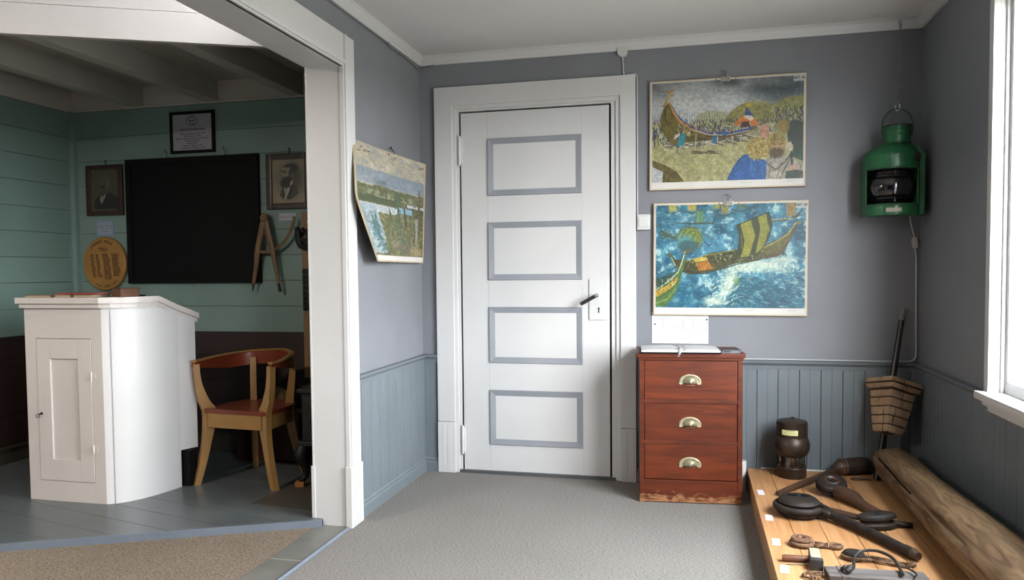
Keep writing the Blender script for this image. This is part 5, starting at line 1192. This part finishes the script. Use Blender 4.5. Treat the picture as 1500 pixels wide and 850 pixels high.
b = B(); b.lathe([(0, -.026), (.052, -.026), (.064, -.018), (.066, -.006), (.058, -.002), (.058, .002), (.066, .006), (.063, .018), (.048, .027), (.020, .024), (.016, .016), (0, .016)], 36, tilt); b.build('sheave', tar, t, smooth=True)
b = B(); b.lathe([(0, .030), (.012, .030), (.014, .022)], 16, tilt @ T(.022, .012, -.006)); b.lathe([(.018, .024), (.026, .030), (.034, .026)], 24, tilt); b.build('hub', brownwood, t, smooth=True)
b = B(); b.tube([(.012, -.058, .033), (.036, -.095, .033), (.060, -.135, .031), (.082, -.19, .022), (.108, -.250, .018), (.148, -.322, .017)], [.030, .036, .034, .024, .021, .018], 14, sm=5, flat=.85); b.build('shaft', brownwood, t, smooth=True)
t = thing('rope_block', 'long narrow dark double cheeked block with a flat reddish arm', 'rope block', (.700, 3.145, PT), 0, 'old rope blocks on the platform')
ax = Vector((.96, .27, 0)).normalized(); ay = Vector((-ax.y, ax.x, 0))
def loc(u, v_, z): return tuple(ax*u + ay*v_ + Vector((0, 0, z)))
Mx = Matrix(((ax.x, ay.x, 0, 0), (ax.y, ay.y, 0, 0), (0, 0, 1, 0), (0, 0, 0, 1)))
b = B(); b.lathe([(0, .001), (.060, .001), (.074, .010), (.074, .020), (.060, .028), (0, .028)], 32, Mx @ Matrix.Diagonal((1.05, .50, 1, 1))); b.build('lower_cheek', tar, t, smooth=True)
b = B(); b.lathe([(0, .036), (.060, .036), (.076, .043), (.074, .054), (.058, .062), (0, .064)], 32, Mx @ Matrix.Diagonal((1.02, .50, 1, 1)) @ T(.002, 0, 0) @ RY(-.05)); b.build('upper_cheek', tar, t, smooth=True)
b = B(); b.lathe([(0, .026), (.055, .026), (.055, .038), (0, .038)], 24, Mx @ Matrix.Diagonal((1, .42, 1, 1))); b.build('sheave', redbrown, t, smooth=True)
b = B(); b.tube([loc(.052, .0, .024), loc(.085, .004, .018), (.118, .030, .012), (.132, .052, .010)], [.018, .017, .015, .011], 10, sm=4, flat=.6); b.build('toe', tar, t, smooth=True)
b = B(); b.tube([(-.045, .006, .034), (-.10, .055, .032), (-.13, .085, .031), (-.155, .112, .029), (-.172, .130, .026)], [.018, .019, .018, .017, .012], 12, sm=5, flat=.6); b.build('arm', brownwood, t, smooth=True)
# small iron eye by the log
t = thing('iron_eye', 'small rusty iron eye lying on the platform beside the log end', 'iron fitting', (.795, 3.858, PT))
b = B(); b.tube([(-.030+.020*math.cos(a), .011*math.sin(a), .005) for a in np.linspace(0, 2*PI, 22)[:-1]], .0045, 8, closed=True); b.tube([(-.010, 0, .005), (.014, .002, .006), (.040, -.006, .006)], .0055, 8, sm=3); b.build('eye', brownwood, t, smooth=True)
# rope thimble with two eyes
t = thing('rope_strop', 'short brown rope strop with an eye at both ends on the pine boards', 'rope', (.440, 2.886, PT))
b = B(); b.rope([(-.048+.037*math.cos(a), .004+.034*math.sin(a), .012) for a in np.linspace(0, 2*PI, 15)[:-1]], .0085, 3, 16, True); b.rope([(-.048+.031*math.cos(a), .006+.029*math.sin(a), .025) for a in np.linspace(0, 2*PI, 15)[:-1]], .0080, 3, 14, True); b.build('large_eye', rope_m, t, smooth=True)
b = B(); b.lathe([(.012, .008), (.026, .010), (.027, .030), (.014, .033), (.010, .026)], 24, T(-.048, .006, 0)); b.build('thimble', redbrown, t, smooth=True)
b = B(); b.rope([(-.014, -.012, .013), (.012, -.012, .011), (.045, -.006, .010)], .0085, 3, 5); b.rope([(-.012, .010, .014), (.014, .006, .011), (.045, .006, .010)], .0085, 3, 5); b.build('shank', rope_m, t, smooth=True)
b = B(); b.tube([(.040, -.016, .008), (.040, .0, .022), (.040, .016, .008)], .003, 6); b.build('whipping', M('pale_twine', (.40, .26, .14), .8), t)
b = B(); b.rope([(.064+.022*math.cos(a), .000+.017*math.sin(a), .010) for a in np.linspace(0, 2*PI, 13)[:-1]], .0075, 3, 9, True); b.build('small_eye', rope_m, t, smooth=True)
# mallet
t = thing('mallet', 'small mallet with a wooden handle and a yellow label on its grey head', 'mallet', (.412, 2.722, PT), math.radians(-4))
b = B(); b.tube([(-.108, -.006, .012), (-.10, -.006, .0125), (-.05, -.004, .0135), (-.004, .002, .016)], [.0105, .012, .0115, .010], 12); b.build('handle', redbrown, t, smooth=True)
b = B(); b.box(-.019, .019, -.050, .052, .001, .037, .007); b.box(-.0215, .0215, -.073, -.046, .0005, .040, .008); mh = b.build('head', greyiron, t, smooth=True)
b = B(); b.box(-.0155, .0155, -.040, .046, .0368, .0378, .0003); b.build('label', card_yellow, mh)['label'] = 'yellow paper label'
b = B()
for x in (-.006, .0015, .0075): b.box(x-.001, x+.001, -.026, .034-.4*abs(x), .0378, .0382)
b.build('label_lines', M('label_print', (.30, .30, .16), .7), mh)
# thin pencil-like rod beside the mallet
t = tag(B().tube([(0, 0, .003), (.080, .010, .003)], .003, 8).build('thin_rod', M('pale_twine', (.40, .26, .14), .8)), 'thin pale rod lying just below the mallet handle', 'rod'); t.location = (.318, 2.692, PT)
# rope with dark wooden toggle
t = thing('rope_heart', 'dark oval wooden heart block spliced to a braided brown rope tail', 'rope', (.548, 2.792, PT))
b = B(); b.lathe([(0, .003), (.026, .003), (.036, .010), (.037, .020), (.030, .029), (.012, .033), (0, .032)], 28, RZ(-.15) @ Matrix.Diagonal((1.0, .85, 1, 1))); b.build('block', tar, t, smooth=True)
b = B(); b.rope([(.03, .016, .010), (.0, .030, .011), (-.030, .016, .012), (-.036, -.008, .012), (-.014, -.028, .012), (.02, -.028, .011), (.05, -.020, .009)], .0075, 3, 12); b.build('strop', rope_m, t, smooth=True)
b = B(); b.rope([(.03, .012, .011), (.065, .004, .010), (.10, -.016, .010), (.135, -.034, .010), (.165, -.038, .010), (.188, -.030, .0095)], .0095, 3, 11); b.rope([(.045, -.018, .008), (.08, -.030, .008), (.115, -.042, .009), (.150, -.046, .009)], .0065, 3, 9); b.build('tail', rope_m, t, smooth=True)
# grey drift board with cords at the frame's lower edge
t = thing('drift_board', 'grey weathered wooden board lying across the front of the platform', 'board', (.578, 2.612, PT), math.radians(3))
b = B(); b.box(-.150, .158, -.046, .040, .0005, .024, .006); b.box(-.150, -.075, -.047, .041, .0003, .0255, .008); b.build('board', driftwood, t)
b = B(); b.box(-.112, -.098, -.049, .043, .0, .0275, .003); b.build('band', M('grey_band', (.16, .13, .12), .7), t)
t = thing('leather_cord', 'black leather cord looped in an arc over the grey weathered board', 'cord', (.58, 2.625, PT))
b = B(); b.tube([(-.095, -.055, .040), (-.072, -.03, .042), (-.058, .03, .040), (-.045, .085, .037), (-.012, .125, .046), (.035, .118, .052), (.070, .075, .048), (.078, .02, .0365), (.074, -.04, .036)], .0052, 8, sm=6); b.tube([(-.100, -.040, .036), (-.080, -.035, .048), (-.070, -.015, .038), (-.092, -.010, .036), (-.104, -.03, .037)], .007, 8, sm=4); b.tube([(.082, .03, .036), (.105, .018, .036), (.118, -.02, .036), (.105, -.05, .036)], .003, 6, sm=5); b.build('cord', leather, t, smooth=True)
t = thing('twine_loop', 'brown twine loop sticking out left of the grey weathered board', 'twine', (.392, 2.598, PT))
b = B(); b.rope([(.052, .012, .009), (.015, .026, .008), (-.022, .018, .008), (-.036, -.012, .008), (-.012, -.034, .008)], .0055, 2, 12); b.rope([(.048, .0, .010), (.015, .002, .010), (-.012, -.018, .009), (.02, -.04, .008)], .0058, 2, 10); b.build('loop', rope_m, t, smooth=True)

# ---- big log along the right wall
t = thing('log', 'thick weathered log lying along the right wall on the platform', 'log', (.935, 3.0, PT))
b = bmesh.new(); NS, NL = 44, 70; rings = []
r1 = np.random.RandomState(5)
for j in range(NL+1):
    f = j/NL; y = .845 - 1.75*f; R = .085 + .020*f; cx = -.012 - .004*f; cz = R + .004
    ring = []
    for i in range(NS):
        a = 2*PI*i/NS
        rr = R*(1+.025*math.sin(3*a+1.3*f*5)+.012*math.sin(7*a+f*17)+.018*math.sin(f*9+a*2))
        if abs(a-2.75) < .075: rr -= .012*(1-abs(a-2.75)/.075)*(1 if f < .75 else .3)
        yy = y + (.018*math.sin(a*3)+.012*math.sin(5*a+1) if j == 0 else 0)
        ring.append(b.verts.new((cx+rr*math.cos(a), yy, cz+rr*.98*math.sin(a))))
    rings.append(ring)
for A, C in zip(rings, rings[1:]):
    for i in range(NS): b.faces.new((A[i], A[(i+1) % NS], C[(i+1) % NS], C[i]))
b.faces.new(rings[0]); b.faces.new(rings[-1][::-1])
bb = B(); bb.merge(b); bb.build('trunk', logwood, t, smooth=True)
bb = B()
for y in np.arange(.78, -.70, -.02):
    f = (.845-y)/1.75; R = .085+.020*f; a = 2.75+.06*math.sin(y*6); bb.box(-.012+R*.985*math.cos(a)-.0012, -.012+R*.985*math.cos(a)+.0012, y-.0105, y+.0105, R+.004+R*.97*math.sin(a)-.003, R+.004+R*.97*math.sin(a)+.003) if y > .2 else None
bb.build('drying_crack', gap_m, t)

# ---- brick chimney-cap shaped sweep on a pole
base = Vector((.858, 3.865, PT)); top = Vector((.997, 3.992, .925)); axis = (top-base).normalized(); Lp = (top-base).length
t = thing('brick_model_on_pole', 'tapered block of small tan bricks threaded on a dark pole leaning in the corner', 'brick model', tuple(base))
b = B(); b.tube([(0, 0, .004), tuple(axis*(Lp*.5)), tuple(axis*(Lp-.055))], [.0165, .0155, .0130], 14); b.build('pole', M('dark_varnished_pole', (.020, .010, .008), .25, .5, 14, .2, 30), t, smooth=True)
b = B(); b.tube([tuple(axis*(Lp-.056)), tuple(axis*(Lp-.01)), tuple(axis*Lp)], [.0132, .0125, .009], 12); b.build('worn_tip', M('grey_worn_wood', (.28, .26, .23), .8, .3, 40), t, smooth=True)
q = axis.to_track_quat('Z', 'Y').to_matrix().to_4x4()
BM = T(*(axis*.362 + Vector((0, -.045, 0)))) @ RX(math.radians(-19)) @ RY(math.radians(10)) @ RZ(math.radians(31)) @ Matrix.Diagonal((.97, .97, 1.16, 1))
def course(b, z0, z1, h0, h1, rows, seed):
    """one brick course as separate chunky bricks round a square"""
    r = random.Random(seed)
    for side in range(4):
        cuts = [-1] + sorted(r.uniform(-.5, .5) if rows == 1 else r.uniform(-.6, .6) for _ in range(rows)) + [1]
        for c0, c1 in zip(cuts, cuts[1:]):
            t_ = bmesh.new(); g_ = .0018; V = []
            for z, h in ((z0+g_, h0), (z1-g_, h1)):
                for (u, v_) in ((c0, 1), (c1, 1), (c1, .45), (c0, .45)):
                    x = u*h*v_/1; y = -h*v_
                    x = max(-h*v_, min(h*v_, x)) + (g_ if u == c0 and c0 > -1 else 0) - (g_ if u == c1 and c1 < 1 else 0)
                    V.append(t_.verts.new((x + r.uniform(-.0012, .0012), y + r.uniform(-.0015, .0015), z)))
            for f_ in ((0, 3, 2, 1), (4, 5, 6, 7), (0, 1, 5, 4), (1, 2, 6, 5), (2, 3, 7, 6), (3, 0, 4, 7)): t_.faces.new([V[i] for i in f_])
            bmesh.ops.bevel(t_, geom=t_.edges[:], offset=.0035, segments=2, profile=.6, affect='EDGES')
            b.merge(t_, BM @ RZ(side*PI/2))
b = B()
hs = [.046, .053, .058, .063, .068, .072]
zs = [-.110, -.078, -.042, -.006, .030, .062]
for k in range(5): course(b, zs[k], zs[k+1]-.0005, hs[k], hs[k+1], 1 + (k % 2), 30+k)
b.build('brick_taper', brick_m, t, smooth=True)
b = B(); course(b, .066, .087, .082, .090, 1, 50); course(b, .090, .112, .092, .090, 1, 51); b.build('brick_cornice', brick_m, t, smooth=True)
b = B(); b.add([tuple((BM @ Vector((sx*h, sy*h, z)))) for z, h in ((-.108, .041), (.110, .074)) for sx, sy in ((-1, -1), (1, -1), (1, 1), (-1, 1))], [(0, 3, 2, 1), (4, 5, 6, 7), (0, 1, 5, 4), (1, 2, 6, 5), (2, 3, 7, 6), (3, 0, 4, 7)]); b.build('mortar_core', mortar, t)

# ---- green ship's lantern on a chain
gx, gy = .930, 3.865
t = thing('ship_lantern', "green painted ship's side lantern with a dark lens hanging in the corner on a chain", 'lantern', (gx, gy, 1.372))
# plan: curved front from left edge round to a flat return at the right
def plan(s=1.0, n=18):
    P = [(-.138, .088)]
    for k in range(n+1):
        f = k/n; a = math.radians(186+f*142)
        P.append((-.018+.122*math.cos(a), .012+.106*math.sin(a)))
    P += [(.104, -.048), (.110, -.044), (.130, .088)]
    return [(x*s, y*s) for x, y in P]
pl_ = plan(); arcp = pl_[1:-3]
b = B(); b.prism(pl_, 0, .046, .003); b.prism(plan(1.015), -.003, .006, .002); b.build('lower_band', greenpaint, t, smooth=True)
b = B(); b.prism(pl_, .214, .276, .003); b.prism(plan(1.018), .268, .276, .002); b.build('upper_band', greenpaint, t, smooth=True)
b = B(); b.prism([(arcp[0][0]-.001, .088), arcp[0], arcp[1], (arcp[1][0]+.004, .088)], .044, .216, 0); b.prism([arcp[-2], arcp[-1], (.104, -.048), (.110, -.044), (.130, .088), (.05, .088)], .044, .216, .0); b.box(-.136, .12, .080, .088, .044, .216); b.build('back_and_side', greenpaint, t)
b = B()   # window rim
for z in (.046, .212): b.tube([(x, y-.001, z) for x, y in arcp[1:-1]], .0042, 8)
for p in (arcp[1], arcp[-2]): b.tube([(p[0], p[1]-.002, .046), (p[0], p[1]-.002, .212)], .0042, 8)
b.build('window_rim', greenrim, t, smooth=True)
b = B()   # dioptric lens: barrel with ribs
prof = [(.070, .050), (.078, .054), (.074, .060), (.082, .064), (.078, .070), (.086, .075), (.082, .082), (.092, .095), (.0965, .115), (.098, .130), (.0965, .145), (.092, .165), (.082, .178), (.086, .184), (.078, .189), (.082, .196), (.074, .200), (.078, .206), (.070, .210)]
b.lathe(prof, 40, T(-.016, .022, 0), math.radians(178), math.radians(338), 1.17, 1.02); b.build('lens', lens_glass, t, smooth=True)
b = B()   # roof dome, rising from the plan to the chimney
V = []; steps = [(1.0, .276), (.93, .292), (.78, .312), (.60, .328), (.45, .336)]
n_ = len(pl_)
for s_, z in steps:
    for x, y in pl_: V.append((x*s_ + .002*(1-s_), y*s_ + .02*(1-s_), z))
b.add(V, [(j*n_+i, j*n_+(i+1) % n_, (j+1)*n_+(i+1) % n_, (j+1)*n_+i) for j in range(len(steps)-1) for i in range(n_)] + [tuple(range((len(steps)-1)*n_, len(steps)*n_))]); b.build('roof', greenpaint, t, smooth=True)
b = B(); b.lathe([(.060, .328), (.060, .338), (.057, .341), (.057, .362), (.0585, .364), (.0585, .370), (.057, .372), (.057, .384), (.0585, .386), (.0585, .392), (.057, .394), (.057, .410), (.060, .414), (.054, .417), (.020, .419), (0, .419)], 36, T(.002, .012, 0)); b.build('chimney', greenpaint, t, smooth=True)
b = B(); b.lathe([(.0605, .411), (.062, .414), (.0605, .417)], 36, T(.002, .012, 0)); b.lathe([(.061, .328), (.062, .331), (.060, .334)], 36, T(.002, .012, 0)); b.build('chimney_rim', M('rusty_black', (.018, .014, .010), .7, .3, 30), t)
b = B(); hp = [(-.060, .012, .372), (-.064, .012, .40)] + [(.002+.064*math.cos(a), .012, .425+.072*math.sin(a)) for a in np.linspace(PI, 0, 15)] + [(.068, .012, .40), (.064, .012, .372)]
b.tube(hp, .0036, 8); b.build('bail_handle', greenrim, t, smooth=True)
b = B(); b.lathe([(0, .0), (.016, 0), (.018, .006), (.016, .014), (.0, .016)], 16, T(.066, -.062, .262) @ RX(PI/2)); b.box(.050, .082, -.074, -.05, .244, .282, .006); b.build('latch', M('rusty_black', (.018, .014, .010), .7, .3, 30), t)
b = B(); b.box(-.068, .0, -.0975, -.0925, .010, .029, .0005, T(.0, .0025, 0)); b.build('label', card_cream, t)['label'] = 'small cream paper label'
# chain: alternate links from the bail up to the cornice hook
c0 = Vector((.004, .012, .500)); c1 = Vector((.965-gx, 3.972-gy, 2.296-1.372)); dv_ = c1-c0; nl = 21
chn = B(); qz = dv_.to_track_quat('Z', 'Y').to_matrix().to_4x4()
for k in range(nl):
    p = c0 + dv_*((k+.5)/nl); hl = dv_.length/nl*.62
    lk = []
    for i in range(14):
        a = 2*PI*i/14; lk.append((.0050*math.cos(a), 0, (hl-.005)*(1 if math.sin(a) >= 0 else -1)*(1 if abs(math.sin(a)) > .01 else 0)+.005*math.sin(a)))
    mt = T(*p) @ qz @ RZ(PI/2*(k % 2)+.5)
    chn.tube([tuple(mt @ Vector(q_)) for q_ in lk], .0015, 6, closed=True)
chn.build('chain', steel, t, smooth=True)
b = B(); b.tube([tuple(c1+Vector(v_)) for v_ in ((0, 0, -.012), (-.007, 0, -.004), (-.004, 0, .006), (.004, .004, .010), (.004, .018, .016))], .003, 8, sm=5); b.tube([tuple(c0+Vector(v_)) for v_ in ((-.012, 0, .012), (-.012, 0, -.006), (-.004, 0, -.012), (.006, 0, -.006), (.007, 0, .018))], .003, 8, sm=4); b.build('hook', chrome, t, smooth=True)
# cord with its inline switch, down the corner and along the dado rail
def cl_(x, y, z): return (x-gx, y-gy, z-1.372)
b = B(); b.tube([cl_(1.000, 3.90, 1.376), cl_(1.012, 3.95, 1.35), cl_(1.030, 3.985, 1.312), cl_(1.044, 4.0, 1.272)], .0030, 8, sm=5)
b.tube([cl_(1.046, 4.003, 1.222), cl_(1.054, 4.008, 1.17), cl_(1.056, 4.010, 1.05), cl_(1.058, 4.010, .85), cl_(1.060, 4.009, .735), cl_(1.056, 4.006, .690), cl_(1.036, 4.0, .672), cl_(.98, 3.996, .669), cl_(.6, 3.996, .669), cl_(.255, 3.996, .669)], .0036, 8, sm=6); b.build('power_cord', cord_m, t, smooth=True)
b = B(); b.prism([(-.011, -.026), (.011, -.026), (.013, 0), (.010, .026), (-.010, .026), (-.013, 0)], -.009, .009, .003, T(*cl_(1.045, 4.0, 1.247)) @ RY(-.10) @ RX(PI/2)); b.build('cord_switch', M('beige_plastic', (.62, .58, .54), .4), t)['label'] = 'beige inline cord switch'


# ================================================================== CAMERA, LIGHT
cam = bpy.data.cameras.new('camera'); co = bpy.data.objects.new('camera', cam); COL.objects.link(co)
yaw, pit, rol, hh, f, py = -.2351, -.0429, -.0094, 1.1236, 1103.3, 445.8
fw = Vector((math.sin(yaw)*math.cos(pit), math.cos(yaw)*math.cos(pit), math.sin(pit))); rt = Vector((math.cos(yaw), -math.sin(yaw), 0)); up = rt.cross(fw)
r2 = math.cos(rol)*rt + math.sin(rol)*up; u2 = -math.sin(rol)*rt + math.cos(rol)*up
co.matrix_world = Matrix(((r2.x, u2.x, -fw.x, 0), (r2.y, u2.y, -fw.y, 0), (r2.z, u2.z, -fw.z, hh), (0, 0, 0, 1)))
cam.sensor_width = 36; cam.lens = f/1500*36; cam.shift_y = (py-425)/1500; cam.clip_start = .05
sc.camera = co

wd = bpy.data.worlds.new('overcast_sky'); sc.world = wd; wd.use_nodes = True
N = wd.node_tree.nodes; L = wd.node_tree.links; bg = N['Background']
tc = N.new('ShaderNodeTexCoord'); sp = N.new('ShaderNodeSeparateXYZ'); L.new(tc.outputs['Generated'], sp.inputs[0])
rp = N.new('ShaderNodeValToRGB'); cr = rp.color_ramp
mr = N.new('ShaderNodeMapRange'); mr.inputs['From Min'].default_value = -1; mr.inputs['From Max'].default_value = 1; L.new(sp.outputs['Z'], mr.inputs['Value'])
cr.elements[0].position = .0; cr.elements[0].color = (.12, .12, .105, 1)
cr.elements[1].position = .49; cr.elements[1].color = (.17, .17, .155, 1)
e = cr.elements.new(.51); e.color = (.96, .98, 1.0, 1); e = cr.elements.new(1); e.color = (.90, .95, 1.0, 1)
L.new(mr.outputs[0], rp.inputs['Fac']); L.new(rp.outputs[0], bg.inputs['Color']); bg.inputs['Strength'].default_value = 8.0

def portal(loc, rot, sx, sy):
    l = bpy.data.lights.new('window_daylight', 'AREA'); l.shape = 'RECTANGLE'; l.size = sx; l.size_y = sy
    l.cycles.is_portal = True
    o = bpy.data.objects.new('window_daylight', l); COL.objects.link(o); o.location = loc; o.rotation_euler = rot
portal((XR+.13, (WY0+WY1)/2, (WZ0+WZ1)/2), (0, PI/2, 0), WZ1-WZ0, WY1-WY0)
portal((XR+.13, (VY0+VY1)/2, (WZ0+WZ1)/2), (0, PI/2, 0), WZ1-WZ0, VY1-VY0)
# warm shaded ceiling lamp of the passage, above and left of the frame, shining down
l = bpy.data.lights.new('passage_lamp', 'AREA'); l.shape = 'DISK'; l.size = .3; l.energy = 15; l.color = (1.0, .85, .72)
o = bpy.data.objects.new('passage_lamp', l); COL.objects.link(o); o.location = (-2.9, .5, 2.25)
sc.view_settings.view_transform = 'Standard'; sc.view_settings.look = 'None'; sc.view_settings.gamma = 1
sc.view_settings.use_curve_mapping = False; sc.view_settings.exposure = 2.65
sc.cycles.max_bounces = 10; sc.cycles.diffuse_bounces = 6; sc.cycles.transparent_max_bounces = 8
